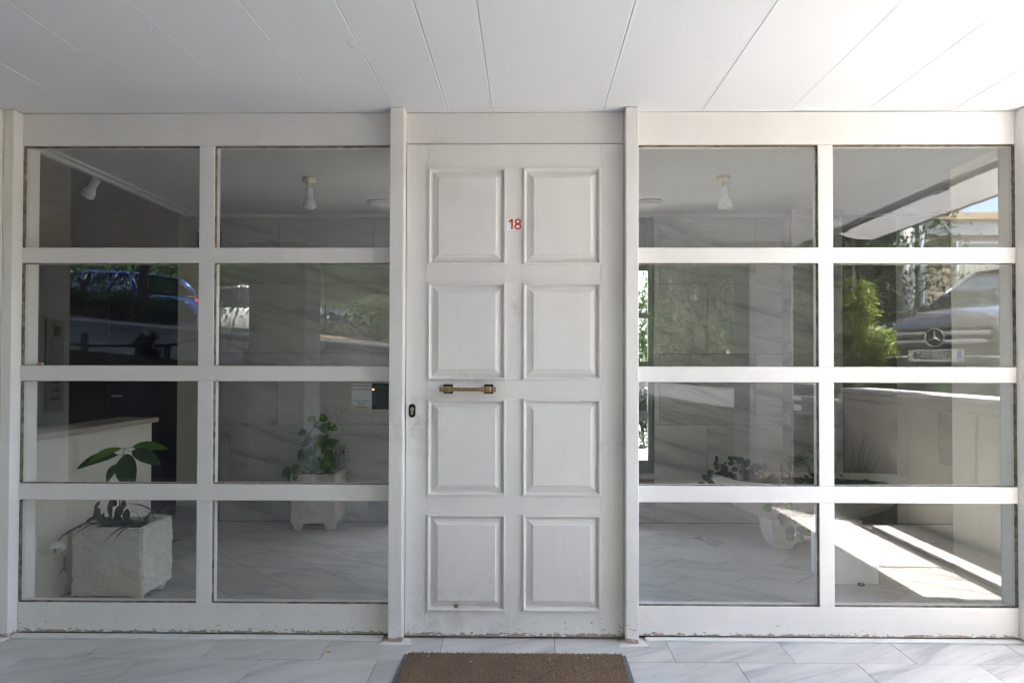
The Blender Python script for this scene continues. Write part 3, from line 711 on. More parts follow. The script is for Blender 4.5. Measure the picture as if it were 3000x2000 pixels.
# bits of litter on the mat and floor
lit = plain('pale_litter', (0.7, 0.66, 0.58), 0.8)
for i, (x, y) in enumerate(((-0.420, -0.255), (-0.236, -0.305), (0.09, -0.275), (0.25, -0.262))):
    m = MB(); m.obox((x, y, 0.019), Vector((0.004, 0.003, 0)) if i % 2 else Vector((0.002, 0.005, 0.001)), (0.0009, -0.0009, 0), (0, 0, 0.0007)); ob = m.build('lint_speck', lit)
    tag(ob, ('tiny pale lint fleck near left corner of the brown doormat', 'tiny pale lint fleck on the left half of brown doormat', 'tiny pale lint fleck right of centre on brown doormat', 'tiny pale lint fleck near back right of brown doormat')[i], 'litter', 'flecks of lint on the doormat')
m = MB(); m.lathe((-1.14 + 0.275, -0.175, 0.0008), [(0.0001, 0), (0.009, 0), (0.007, 0.002), (0.0001, 0.003)], 9); ob = m.build('dry_leaf', plain('ochre_leaf', (0.55, 0.36, 0.12), 0.8)); tag(ob, 'small ochre dry leaf on the marble floor left of the door', 'leaf')
ob.location = (0, 0, 0)
# ================================================================== INSIDE THE LOBBY
DISC = STUCCO; LAMPW = plain('lamp_white_enamel', (0.80, 0.82, 0.86), 0.22, var=0.02); LAMPC = plain('lamp_cream_plastic', (0.66, 0.63, 0.48), 0.5, var=0.06); BULB = plain('bulb_glass', (0.75, 0.76, 0.78), 0.15)
def spot_lamp(x, y, z, tilt, az, label, zc):
    t = thing('ceiling_spot_lamp', (x, y, z), label, 'lamp', 'white spot lamps on the lobby ceiling', az)
    m = MB(); m.lathe((0, 0, 0), [(0.0001, -0.0005), (0.043, -0.0005), (0.045, -0.008), (0.042, -0.024), (0.030, -0.030), (0.0001, -0.031)], 28); m.build('ceiling_rose', LAMPC, t, local=True)
    m = MB(); m.tube([(0, 0, -0.028), (0, 0, -0.060)], 0.010, 12); m.tube([(-0.004, 0, -0.055), (0.004, 0, -0.078)], 0.006, 10); m.build('swivel_joint', LAMPC, t, local=True)
    a = Vector((math.sin(tilt), 0, -math.cos(tilt)))
    m = MB(); m.lathe(Vector((0.002, 0, -0.062)), [(0.0001, 0), (0.022, 0.001), (0.0250, 0.006), (0.0255, 0.066), (0.029, 0.076), (0.038, 0.092), (0.0425, 0.112), (0.0435, 0.132), (0.0405, 0.132), (0.036, 0.115), (0.0001, 0.105)], 32, axis=a); m.build('lamp_shade', LAMPW, t, local=True, smooth=False)
    m = MB(); m.lathe(Vector((0.002, 0, -0.062)) + a * 0.110, [(0.026, 0.0), (0.031, 0.014), (0.029, 0.024), (0.018, 0.032), (0.0001, 0.035)], 24, axis=a); m.build('bulb', BULB, t, local=True, smooth=True)
    return t
spot_lamp(-1.404, 1.246, CEILI, 0.02, 0.3, 'white spot lamp hanging straight down from ceiling left of the door', 0)
spot_lamp(1.225, 1.228, CEILI, 0.10, 0.2, 'white spot lamp on pale ceiling right of the door, slightly tilted', 0)
spot_lamp(-2.80, 1.30, 2.50, 0.75, 2.75, 'tilted white spot lamp in the dim corridor at top left', 0)
for x, y, lb in ((-1.09, 1.925, 'round flush white ceiling light left of the door near marble wall'), (0.875, 1.912, 'round flush white ceiling light right of the door near marble wall')):
    t = thing('round_ceiling_light', (x, y, CEILI), lb, 'ceiling light', 'round flush ceiling lights')
    m = MB(); m.lathe((0, 0, 0), [(0.0001, -0.001), (0.098, -0.001), (0.100, -0.010), (0.088, -0.016), (0.084, -0.012), (0.0001, -0.012)], 40); m.build('rim', DISC, t, local=True)
    m = MB(); m.lathe((0, 0, -0.0125), [(0.082, 0), (0.075, -0.012), (0.05, -0.022), (0.0001, -0.027)], 32); m.build('diffuser', DISC, t, local=True, smooth=True)
# electric box with wires
EB = plain('dark_grey_box', (0.05, 0.055, 0.065), 0.45, var=0.1)
eb = thing('electric_box', (-2.54, 2.44, 2.25), 'small dark grey electric box with loose wires high on beige wall', 'electric box')
box('housing', -2.665, -2.468, 2.42, 2.499, 2.10, 2.305, EB, eb, 0.004); box('cover_strip', -2.50, -2.472, 2.405, 2.419, 2.11, 2.295, KPB, eb)
m = MB(); m.tube([(-2.50, 2.45, 2.305), (-2.52, 2.43, 2.34), (-2.55, 2.46, 2.37), (-2.60, 2.47, 2.40)], 0.004, 8); m.tube([(-2.50, 2.44, 2.305), (-2.475, 2.42, 2.33), (-2.49, 2.45, 2.36), (-2.53, 2.48, 2.38)], 0.003, 8); m.build('loose_wire', KPB, eb, smooth=True)
m = MB(); m.lathe((-2.53, 2.42, 2.15), [(0.011, 0), (0.012, 0.006), (0.0001, 0.008)], 12, axis=(0, -1, 0)); m.build('knob', STEEL, eb)

# ---- stone planters
def stonemat(name, col, warm, wpos=None):
    t = NT(name); v = t.coords('Object'); n = t.noise(v, 9, 6, 0.65); b = t.noise(v, 3.2, 3, 0.5); s_ = t.noise(t.coords('Object', scale=(1, 1, 1.8)), 34, 4, 0.7, 0.6)
    c = t.mix(t.ramp(n, [(0.3, 0), (0.7, 1)]), tuple(x * 0.82 for x in col), col); c = t.mix(t.ramp(b, [(0.52, 0.0), (0.7, 0.55)]), c, warm)
    t.set(c, 0.85); t.bump(s_, 1.0, 0.012); return t.mat
ST1 = stonemat('rough_white_stone', (0.88, 0.84, 0.75), (0.70, 0.57, 0.42)); ST2 = stonemat('rough_pinkish_stone', (0.74, 0.66, 0.57), (0.62, 0.48, 0.38))
ST3 = stonemat('smooth_trough_stone', (0.72, 0.68, 0.61), (0.60, 0.52, 0.43)); SOIL = plain('potting_soil', (0.035, 0.025, 0.018), 0.95, var=0.5, scale=60, bump=1.0)
def rough_cube(x0, x1, y0, y1, z0, z1, mat, parent, seed, amp=0.007, wall=0.035, chamfer=0.0):
    bm = bmesh.new(); n = 26
    # outer shell (open top) + rim + inner walls
    def side(p, q):
        rows = []
        for i in range(n + 1):
            r = []
            for j in range(n + 1):
                x = p[0] + (q[0] - p[0]) * j / n; y = p[1] + (q[1] - p[1]) * j / n; z = z0 + (z1 - z0) * i / n
                r.append(bm.verts.new((x, y, z)))
            rows.append(r)
        for i in range(n):
            for j in range(n): bm.faces.new((rows[i][j], rows[i][j + 1], rows[i + 1][j + 1], rows[i + 1][j]))
    c = [(x0, y0), (x1, y0), (x1, y1), (x0, y1)]
    for i in range(4): side(c[i], c[(i + 1) % 4])
    w_ = wall; ci = [(x0 + w_, y0 + w_), (x1 - w_, y0 + w_), (x1 - w_, y1 - w_), (x0 + w_, y1 - w_)]
    for i in range(4):
        a, b, ai, bi = c[i], c[(i + 1) % 4], ci[i], ci[(i + 1) % 4]
        lerp = lambda p, q, s_: (p[0] + (q[0] - p[0]) * s_, p[1] + (q[1] - p[1]) * s_)
        for j in range(n):
            p0, p1 = lerp(a, b, j / n), lerp(a, b, (j + 1) / n); q0, q1 = lerp(ai, bi, j / n), lerp(ai, bi, (j + 1) / n)
            bm.faces.new([bm.verts.new((*v, z1)) for v in (p0, p1, q1, q0)])
            bm.faces.new([bm.verts.new(v) for v in ((*q0, z1), (*q1, z1), (*q1, z1 - 0.06), (*q0, z1 - 0.06))])
    bm.faces.new([bm.verts.new((*v, z0)) for v in c[::-1]])
    bmesh.ops.remove_doubles(bm, verts=bm.verts, dist=1e-5)
    cx, cy = (x0 + x1) / 2, (y0 + y1) / 2; hx, hy_ = (x1 - x0) / 2, (y1 - y0) / 2
    for v in bm.verts:
        # round the upright edges a little
        ex = (abs(v.co.x - cx) / hx); ey = (abs(v.co.y - cy) / hy_); e = max(0, (min(ex, ey) - 0.93) / 0.07)
        p = v.co * 1.0
        q = Vector((p.x, p.y, p.z * 1.6)) * 22 + Vector((seed, 0, 0))
        dd_ = amp * (mnoise.noise(q) * 0.9 + mnoise.noise(q * 2.3) * 0.6 + mnoise.noise(q * 0.4))
        d = Vector((v.co.x - cx if ex > 0.9 else 0, v.co.y - cy if ey > 0.9 else 0, 0))
        if d.length > 0: v.co += d.normalized() * (dd_ - e * 0.008)
        v.co.z += (dd_ * 0.5 if abs(v.co.z - z1) < 1e-3 else 0)
        if chamfer and v.co.z < z0 + chamfer and v.co.x > x1 - 0.02: v.co.x -= 0.0
    bmesh.ops.recalc_face_normals(bm, faces=bm.faces)
    me = bpy.data.meshes.new('box'); bm.to_mesh(me); bm.free(); me.materials.append(mat)
    return link('stone_box', me, parent)
def soil(x0, x1, y0, y1, z, parent, seed):
    bm = bmesh.new(); bmesh.ops.create_grid(bm, x_segments=24, y_segments=24, size=0.5)
    for v in bm.verts:
        x, y = v.co.x, v.co.y; v.co = Vector((x0 + (x + .5) * (x1 - x0), y0 + (y + .5) * (y1 - y0), z + 0.012 * mnoise.noise(Vector((x * 14 + seed, y * 14, 0))) + 0.006 * mnoise.noise(Vector((x * 40, y * 40, seed)))))
    me = bpy.data.meshes.new('soil'); bm.to_mesh(me); bm.free(); me.materials.append(SOIL); return link('soil', me, parent)
def feet(x0, x1, y0, y1, z, mat, parent, s_=0.028):
    for cx in (x0 + 0.055, x1 - 0.055):
        for cy in (y0 + 0.05, y1 - 0.05):
            m = MB(); a, b = s_ * 1.25, s_ * 0.85
            m.add([(cx - b, cy - b, 0), (cx + b, cy - b, 0), (cx + b, cy + b, 0), (cx - b, cy + b, 0), (cx - a, cy - a, z), (cx + a, cy - a, z), (cx + a, cy + a, z), (cx - a, cy + a, z)],
                  [(0, 3, 2, 1), (4, 5, 6, 7), (0, 1, 5, 4), (1, 2, 6, 5), (2, 3, 7, 6), (3, 0, 4, 7)]); m.build('foot', mat, parent, 0.004)
cp = thing('cube_planter', (-2.18, 0.58, 0), 'large rough white stone cube planter on four feet, nearest the left pane', 'planter')
rough_cube(-2.372, -2.000, 0.41, 0.735, 0.045, 0.392, ST1, cp, 3.0, 0.0055); soil(-2.345, -2.025, 0.44, 0.71, 0.365, cp, 1); feet(-2.372, -2.000, 0.41, 0.735, 0.052, ST1, cp)
sp = thing('small_stone_planter', (-1.61, 2.21, 0), 'weathered pinkish stone planter on tapered feet against marble wall', 'planter')
rough_cube(-1.786, -1.437, 2.07, 2.37, 0.055, 0.415, ST2, sp, 9.0, 0.004); soil(-1.76, -1.46, 2.10, 2.34, 0.388, sp, 5); feet(-1.786, -1.437, 2.07, 2.37, 0.062, ST2, sp, 0.034)
sa = thing('terracotta_saucer', (-1.60, 2.2, 0), 'terracotta drip saucer on the floor under the small stone planter', 'saucer')
m = MB(); m.lathe((-1.585, 2.19, 0.001), [(0.0001, 0), (0.085, 0), (0.105, 0.026), (0.100, 0.026), (0.082, 0.006), (0.0001, 0.006)], 32); m.build('dish', plain('terracotta', (0.36, 0.17, 0.10), 0.8, var=0.2), sa)
# white box and the stone trough
wb = thing('white_box', (1.85, 0.96, 0), 'plain white box standing on floor beside the trough, right screen', 'box')
WBX = plain('white_board', (0.80, 0.81, 0.80), 0.55, var=0.03); box('box_body', 1.709, 1.993, 0.83, 1.085, 0.001, 0.262, WBX, wb, 0.002); box('box_lid', 1.705, 1.997, 0.826, 1.089, 0.263, 0.272, WBX, wb, 0.002)
m = MB()
for q in range(7): m.obox((1.868 + 0.008 * mnoise.noise(Vector((q, 0, 0))) + q * 0.0035, 0.800 + 0.006 * math.sin(q * 2), 0.008 + 0.003 * (q % 2)), (0.006, 0.002 * (q % 3), 0.001), (-0.002, 0.006, 0), (0, 0.001, 0.006))
tag(m.build('dried_fig', plain('dark_brown', (0.045, 0.03, 0.025), 0.8, var=0.4, scale=80), None, 0.002), 'shrivelled dark brown fruit on the floor in front of white box', 'fruit')
tr = thing('stone_trough', (1.95, 1.75, 0), 'boat shaped stone trough on a footed block, full of plants', 'trough')
bm = bmesh.new(); A, B = 0.66, 0.30; cx, cy, zt, zb = 1.95, 1.73, 0.455, 0.175; nu, nv = 56, 14; g_ = []
prof_o = [(0.0, 0.0)] + [(math.sin(t_ * math.pi / 2 / nv) ** 0.75, 1 - math.cos(t_ * math.pi / 2 / nv)) for t_ in range(1, nv + 1)]
rings = []
def ring(fr, z):
    r = []
    for j in range(nu):
        a = 2 * math.pi * j / nu; ca, sa_ = math.cos(a), math.sin(a)
        x = A * fr * (abs(ca) ** 0.92) * (1 if ca > 0 else -1); y = B * fr * (abs(sa_) ** 0.8) * (1 if sa_ > 0 else -1)
        zz = z + 0.02 * (abs(ca) ** 4) * (z - zb) / (zt - zb)
        nzz = 0.003 * mnoise.noise(Vector((x * 9, y * 9, z * 9)))
        r.append(bm.verts.new((cx + x * (1 + nzz), cy + y * (1 + nzz), zz)))
    return r
for fr, h in prof_o[1:]: rings.append(ring(fr, zb + h * (zt - zb)))
rings.append(ring(0.95, zt + 0.003)); rings.append(ring(0.90, zt - 0.004)); rings.append(ring(0.88, zt - 0.05))
for i in range(len(rings) - 1):
    for j in range(nu): bm.faces.new((rings[i][j], rings[i][(j + 1) % nu], rings[i + 1][(j + 1) % nu], rings[i + 1][j]))
bm.faces.new(rings[0][::-1]); bmesh.ops.recalc_face_normals(bm, faces=bm.faces)
me = bpy.data.meshes.new('bowl'); bm.to_mesh(me); bm.free(); me.materials.append(ST3); link('bowl', me, tr, smooth=True)
bm = bmesh.new(); cv = [bm.verts.new((cx + A * 0.885 * math.cos(2 * math.pi * j / 40), cy + B * 0.885 * math.sin(2 * math.pi * j / 40), zt - 0.035 + 0.01 * mnoise.noise(Vector((j, 0, 0))))) for j in range(40)]
c0 = bm.verts.new((cx, cy, zt - 0.02)); [bm.faces.new((cv[j], cv[(j + 1) % 40], c0)) for j in range(40)]; me = bpy.data.meshes.new('soil'); bm.to_mesh(me); bm.free(); me.materials.append(SOIL); link('soil', me, tr)
# footed block with arches between the feet
def arch_block(x0, x1, y0, y1, h, parent):
    m = MB(); pts = [(x0 + 0.03, 0), (x0 + 0.13, 0)]
    n = 8
    for i in range(n + 1):
        a = math.pi * i / n; pts.append(((x0 + x1) / 2 - ((x1 - x0) / 2 - 0.145) * math.cos(a), 0.015 + 0.060 * math.sin(a)))
    pts += [(x1 - 0.13, 0), (x1 - 0.03, 0), (x1 - 0.0, 0.09), (x1 + 0.01, h), (x0 - 0.01, h), (x0, 0.09)]
    k = len(pts); vs = [(x, y0 + 0.008 * (1 - z / h), z) for x, z in pts] + [(x, y1 - 0.008, z) for x, z in pts]
    m.add(vs, [tuple(range(k)), tuple(range(k, 2 * k))[::-1]] + [(i, (i + 1) % k, k + (i + 1) % k, k + i) for i in range(k)])
    m.build('footed_block', ST3, parent, 0.008)
arch_block(1.645, 2.24, 1.58, 1.86, 0.20, tr)

# ---- plants
AVO = [(-2.187,.54,.792,-2.338,.715,.052),(-2.234,.59,.751,-2.43,.679,.069),(-2.157,.59,.794,-1.969,.779,.056),(-2.126,.53,.78,-1.977,.7,.078),(-2.144,.51,.767,-2.084,.58,.112),(-2.208,.56,.705,-2.288,.594,.061)]
AVOSTEM = [(-2.203,.56,.605,-2.188,.753,.0),(-2.188,.56,.753,-2.178,.795,.0),(-2.177,.56,.784,-2.14,.798,.0),(-2.199,.56,.79,-2.177,.784,.0),(-2.217,.56,.755,-2.189,.753,.0),(-2.169,.56,.774,-2.143,.777,.0),(-2.208,.56,.705,-2.193,.718,.0)]
LOWL = [(-2.275,.6,.507,-2.277,.413,.035),(-2.265,.62,.504,-2.278,.466,.054),(-2.205,.6,.505,-2.207,.457,.029),(-2.227,.62,.474,-2.248,.409,.051),(-2.202,.63,.451,-2.207,.38,.04),(-2.315,.55,.474,-2.32,.432,.042),(-2.305,.55,.506,-2.336,.466,.019),(-2.342,.6,.419,-2.415,.381,.024)]
STRAP = [(-2.008,.4,.406,-2.189,.311,.023),(-2.046,.4,.411,-2.125,.323,.014),(-2.18,.4,.461,-2.341,.353,.02),(-2.201,.4,.433,-2.393,.349,.018),(-2.039,.6,.428,-2.194,.485,.015),(-2.017,.6,.425,-1.896,.469,.016),(-2.001,.6,.428,-1.909,.402,.012),(-2.049,.55,.393,-2.034,.456,.02),(-2.075,.5,.394,-2.287,.401,.016),(-2.257,.45,.425,-2.392,.378,.013)]
LILY = [(-2.353,.34,.319,-2.438,.315,.03),(-2.349,.34,.319,-2.376,.284,.02)]
LEFTSTEM = [(-2.317,.34,.398,-2.349,.332,.0),(-2.349,.34,.332,-2.364,.266,.0),(-2.359,.34,.272,-2.363,.206,.019),(-2.363,.34,.213,-2.386,.17,.009),(-2.363,.34,.213,-2.351,.178,.008)]
POTHOS = [(-1.609,2.088,.849,-1.655,.817,.045),(-1.537,2.137,.854,-1.582,.811,.054),(-1.609,2.109,.807,-1.576,.758,.043),(-1.692,2.147,.742,-1.74,.708,.041),(-1.689,2.15,.729,-1.66,.683,.041),(-1.535,2.06,.799,-1.51,.722,.065),(-1.471,2.052,.812,-1.491,.751,.061),(-1.52,2.184,.772,-1.463,.739,.046),(-1.547,2.091,.71,-1.602,.612,.053),(-1.603,2.087,.625,-1.529,.613,.041),(-1.548,2.209,.669,-1.56,.611,.079),(-1.47,2.125,.678,-1.445,.637,.049),(-1.515,2.184,.676,-1.494,.597,.075),(-1.511,2.126,.596,-1.469,.501,.078),(-1.485,2.152,.585,-1.518,.531,.058),(-1.612,2.074,.618,-1.642,.6,.037),(-1.714,2.152,.6,-1.738,.511,.054),(-1.696,2.189,.588,-1.671,.53,.046),(-1.637,2.134,.57,-1.67,.516,.058),(-1.631,2.169,.549,-1.698,.486,.05),(-1.636,2.157,.484,-1.71,.451,.079),(-1.631,2.06,.465,-1.578,.441,.061),(-1.719,2.171,.436,-1.698,.372,.041),(-1.789,2.145,.452,-1.801,.345,.078),(-1.749,2.098,.451,-1.749,.369,.053),(-1.789,2.055,.478,-1.839,.41,.045),(-1.578,2.188,.497,-1.611,.455,.054),(-1.519,2.126,.514,-1.552,.46,.062),(-1.521,2.165,.496,-1.5,.45,.05),(-1.541,2.191,.409,-1.515,.33,.071),(-1.554,2.164,.368,-1.612,.334,.046),(-1.435,2.197,.571,-1.405,.571,.033),(-1.59,2.113,.54,-1.614,.49,.049),(-1.546,2.178,.54,-1.5,.532,.046),(-1.576,2.121,.53,-1.625,.526,.045)]
VINES = [(-1.607,2.15,.957,-1.549,.907,.0),(-1.549,2.15,.907,-1.549,.87,.0),(-1.47,2.15,.949,-1.47,.874,.0),(-1.47,2.15,.874,-1.459,.845,.0),(-1.459,2.15,.845,-1.461,.771,.0),(-1.437,2.15,.916,-1.422,.907,.0),(-1.422,2.15,.907,-1.453,.825,.0),(-1.379,2.15,.916,-1.424,.866,.0),(-1.447,2.15,.825,-1.415,.75,.0),(-1.415,2.15,.75,-1.419,.713,.0),(-1.502,2.15,.796,-1.536,.762,.0),(-1.536,2.15,.762,-1.539,.717,.0),(-1.627,2.15,.799,-1.656,.725,.0),(-1.66,2.15,.683,-1.626,.617,.0),(-1.628,2.15,.845,-1.621,.808,.0),(-1.544,2.15,.849,-1.548,.795,.0),(-1.626,2.15,.617,-1.625,.427,.0),(-1.539,2.15,.717,-1.576,.576,.0),(-1.51,2.15,.717,-1.547,.535,.0),(-1.693,2.15,.741,-1.677,.75,.0)]
CARD = [(-1.496,2.3,.613,-1.435,.431,.0)]
ZZ = [(1.319,1.77,.561,1.312,.611,.022),(1.315,1.761,.546,1.294,.57,.026),(1.3,1.636,.562,1.266,.537,.034),(1.398,1.642,.6,1.355,.61,.029),(1.409,1.655,.595,1.398,.621,.02),(1.443,1.774,.579,1.463,.601,.026),(1.437,1.69,.571,1.485,.603,.04),(1.485,1.72,.536,1.531,.59,.042),(1.414,1.668,.575,1.364,.568,.027),(1.451,1.701,.528,1.398,.52,.029),(1.359,1.682,.483,1.327,.566,.044),(1.271,1.676,.484,1.228,.518,.042),(1.25,1.714,.446,1.198,.478,.036),(1.228,1.713,.417,1.165,.409,.036),(1.257,1.765,.426,1.306,.403,.037),(1.54,1.729,.509,1.597,.562,.035),(1.593,1.769,.5,1.631,.542,.022),(1.38,1.757,.545,1.365,.569,.018),(1.349,1.779,.483,1.297,.472,.033),(1.357,1.727,.462,1.332,.52,.04),(1.399,1.646,.482,1.349,.51,.036),(1.46,1.758,.457,1.409,.465,.04),(1.545,1.774,.47,1.508,.44,.044),(1.476,1.765,.486,1.506,.5,.033),(1.663,1.711,.422,1.572,.436,.04),(1.674,1.734,.426,1.678,.484,.033),(1.658,1.654,.446,1.708,.461,.032),(1.349,1.753,.458,1.393,.487,.029)]
ZZST = [(1.472,1.7,.524,1.425,.571,.0),(1.472,1.7,.524,1.479,.564,.0),(1.515,1.7,.514,1.472,.524,.0),(1.666,1.7,.431,1.594,.5,.0),(1.594,1.7,.5,1.53,.51,.0),(1.314,1.7,.556,1.296,.574,.0),(1.378,1.7,.538,1.314,.556,.0),(1.245,1.7,.444,1.263,.473,.0),(1.378,1.7,.473,1.378,.538,.0),(1.472,1.7,.467,1.472,.524,.0),(1.27,1.7,.466,1.364,.481,.0),(1.81,1.7,.446,1.81,.554,.0),(1.752,1.7,.446,1.746,.554,.0),(1.947,1.7,.483,1.922,.562,.0),(1.987,1.7,.616,1.94,.656,.0)]
GRASS = [(1.946,1.6,.456,1.823,.496,.011)]
BUSH = [(1.814,1.75,.54,1.763,.591,.0),(1.814,1.75,.54,1.829,.635,.0),(1.763,1.75,.569,1.72,.587,.0)]
HANG = [(1.591,1.376,.322,1.512,.322,.049),(1.61,1.353,.338,1.556,.311,.033),(1.679,1.335,.347,1.636,.344,.03),(1.707,1.398,.297,1.617,.247,.072),(1.716,1.409,.24,1.629,.218,.061),(1.706,1.337,.202,1.639,.18,.054),(1.721,1.394,.145,1.672,.118,.05),(1.726,1.363,.158,1.764,.104,.044),(1.718,1.342,.211,1.783,.163,.044),(1.782,1.354,.188,1.841,.172,.06),(1.813,1.392,.179,1.813,.141,.044),(1.735,1.4,.313,1.8,.264,.033)]
HANGST = [(1.695,1.38,.349,1.706,.306,.0),(1.706,1.38,.306,1.727,.219,.0),(1.727,1.38,.219,1.738,.149,.0),(1.858,1.38,.312,1.825,.263,.0)]
def leaf(name, parent, base, tip, width, mat, normal=(0, -1, 0.25), droop=0.12, kind='oval', cup=0.25, wav=0.0, nl=9, nw=4):
    base = Vector(base); tip = Vector(tip); ax = tip - base; L = ax.length
    if L < 1e-4: return
    ax.normalize(); nrm = Vector(normal); nrm = (nrm - ax * nrm.dot(ax))
    if nrm.length < 1e-3: nrm = ax.orthogonal()
    nrm.normalize(); sd_ = ax.cross(nrm)
    vs = []; fs = []
    for i in range(nl + 1):
        s_ = i / nl
        if kind == 'oval': wd = math.sin(math.pi * min(1, s_ ** 0.85)) ** 0.75
        elif kind == 'heart': wd = (math.sin(math.pi * s_ ** 0.62) ** 0.8) if s_ > 0 else 0.15
        elif kind == 'round': wd = math.sin(math.pi * s_) ** 0.55
        else: wd = (1 - s_ ** 2.2) * (0.55 + 0.45 * min(1, s_ * 4))
        wd = max(wd, 0.03) * width / 2
        arch = droop * L * math.sin(math.pi * s_)
        for j in range(nw + 1):
            u = -1 + 2 * j / nw
            p = base + ax * (L * s_) + sd_ * (u * wd) + nrm * (arch + cup * abs(u) ** 1.5 * wd * (-1 if wav else 1) + wav * wd * math.sin(7 * s_ + u * 3))
            vs.append(p)
    for i in range(nl):
        for j in range(nw): a = i * (nw + 1) + j; fs.append((a, a + 1, a + nw + 2, a + nw + 1))
    m = MB(); m.add(vs, fs); return m.build(name, mat, parent, smooth=True, fix=False)
def rndn(s_=0.6, b=(0, -1, 0.4)): return (b[0] + random.uniform(-s_, s_), b[1] + random.uniform(-s_ / 2, s_ / 2), b[2] + random.uniform(-s_, s_))
DG = leafmat('deep_green_leaf', (0.022, 0.058, 0.022)); LG = leafmat('fresh_green_leaf', (0.075, 0.17, 0.022), trans=0.35); OL = leafmat('olive_leaf', (0.10, 0.105, 0.055)); STEM = plain('green_brown_stem', (0.10, 0.10, 0.05), 0.6)
PO = leafmat('pothos_leaf', (0.055, 0.14, 0.02), streak=(0.50, 0.55, 0.22)); ZG = leafmat('dark_glossy_leaf', (0.018, 0.042, 0.018), rough=0.3); SG = leafmat('blue_green_strap', (0.045, 0.09, 0.05)); DRY = plain('dry_vine', (0.30, 0.25, 0.15), 0.7, var=0.2)
random.seed(21)
av = thing('broad_leaf_seedling', (-2.19, 0.56, 0.36), 'tall seedling with six broad drooping leaves in the cube planter', 'plant')
for i, (x, y, z, tx, tz, wd) in enumerate(AVO):
    leaf('leaf', av, (x, y, z), (tx, y + (-0.05 if i in (0, 1, 4) else 0.02), tz), wd, LG if i in (0, 2) else DG, (0, -0.75, 0.65) if i != 4 else (0.1, -1, 0.1), 0.10, 'oval', 0.22, nl=14, nw=6)
m = MB(); m.tube([(-2.212, 0.57, 0.365), (-2.208, 0.565, 0.50), (-2.203, 0.56, 0.605), (-2.190, 0.56, 0.70), (-2.188, 0.56, 0.753), (-2.178, 0.56, 0.80)], [0.0035, 0.0032, 0.003, 0.0028, 0.0025, 0.0015], 8)
for (x, y, z, tx, tz, _), lf_ in zip(AVOSTEM[2:], range(9)): m.tube([(x, y, z), (tx, y, tz)], 0.0016, 6)
m.build('stem', plain('dark_stem', (0.035, 0.045, 0.025), 0.6), av, smooth=True)
ll = thing('olive_succulent', (-2.25, 0.6, 0.36), 'olive grey fleshy leaved clump behind seedling stem in cube planter', 'plant')
for (x, y, z, tx, tz, wd) in LOWL: leaf('leaf', ll, (x, y, z), (tx, y, tz), wd, OL, rndn(0.3), 0.05, 'round', 0.15)
for q in range(10):
    x = random.uniform(-2.33, -2.08); leaf('leaf', ll, (x, 0.60, 0.37), (x + random.uniform(-0.05, 0.05), 0.58, 0.41 + random.uniform(0, 0.04)), 0.03, OL, rndn(0.5), 0.1, 'oval')
ss = thing('strap_leaf_plant', (-2.1, 0.5, 0.36), 'long strap leaved plant spilling over rim of the cube planter', 'plant')
for i, (x, y, z, tx, tz, wd) in enumerate(STRAP):
    if i in (4, 5, 6): b, t_ = (x, 0.62, z), (tx, 0.60, tz)
    elif i < 4: b, t_ = (x, 0.44, 0.412), (tx, 0.362, tz)
    else: b, t_ = (x, y + 0.02, z + 0.012), (tx, y, tz)
    leaf('leaf', ss, b, t_, wd * 0.9, SG, (0, -0.4, 1), 0.17 if i < 4 else 0.12 if i < 8 else 0.05, 'strap', 0.3, nl=14)
for q in range(9):
    a = random.uniform(0, 6.28); x, y = random.uniform(-2.30, -2.06), random.uniform(0.47, 0.66)
    leaf('leaf', ss, (x, y, 0.37), (x + 0.10 * math.cos(a), y + 0.05 * math.sin(a), 0.40 + random.uniform(0, 0.05)), 0.014, SG, (0, 0, 1), 0.2, 'strap', 0.3)
li = thing('drooping_lily', (-2.39, 0.38, 0.33), 'drooping green stem with one white petal left of cube planter', 'flower')
WPT = leafmat('white_petal', (0.80, 0.80, 0.74), rough=0.6)
m = MB(); m.tube([(-2.33, 0.43, 0.40), (-2.365, 0.39, 0.385), (-2.385, 0.36, 0.365), (-2.405, 0.34, 0.32), (-2.412, 0.34, 0.285)], [0.004, 0.004, 0.0035, 0.003, 0.003], 8); m.build('stem', SG, li, smooth=True)
for k_, (x, y, z, tx, tz, wd) in enumerate(LILY): leaf('petal', li, (x, 0.345, z), (tx, 0.33, tz), 0.038 if k_ == 0 else 0.026, WPT, (0.2, -0.8, 0.5), 0.22, 'oval', 0.5)
for (x, y, z, tx, tz, wd) in LEFTSTEM[2:]: leaf('leaf', li, (x, 0.345, z), (tx, 0.345, tz), max(wd, 0.012), LG if wd > 0.02 else SG, (0.2, -1, 0.1), 0.05, 'strap')
po = thing('pothos', (-1.60, 2.2, 0.40), 'variegated pothos with trailing heart shaped leaves in small stone planter', 'plant')
for (x, y, z, tx, tz, wd) in POTHOS: leaf('leaf', po, (x, y, z), (tx, y - random.uniform(0, 0.05), tz), wd * 1.25, PO, rndn(0.5), 0.1, 'heart', 0.25, wav=0.06)
for q in range(26):
    x, z = random.gauss(-1.60, 0.055), random.uniform(0.42, 0.72); dx_ = random.uniform(-0.05, 0.05)
    leaf('leaf', po, (x, 2.2, z), (x + dx_, 2.15, z - random.uniform(0.03, 0.06)), random.uniform(0.035, 0.055), PO, rndn(0.6), 0.1, 'heart', 0.25, wav=0.06)
m = MB()
for i, (x, y, z, tx, tz, _) in enumerate(VINES):
    if i in (12, 13, 14, 15, 16, 17, 18, 19): m.tube([(x, y, z), ((x + tx) / 2 + 0.004, y, (z + tz) / 2), (tx, y, tz)], 0.003, 6)
m.build('stem', STEM, po, smooth=True)
m = MB()
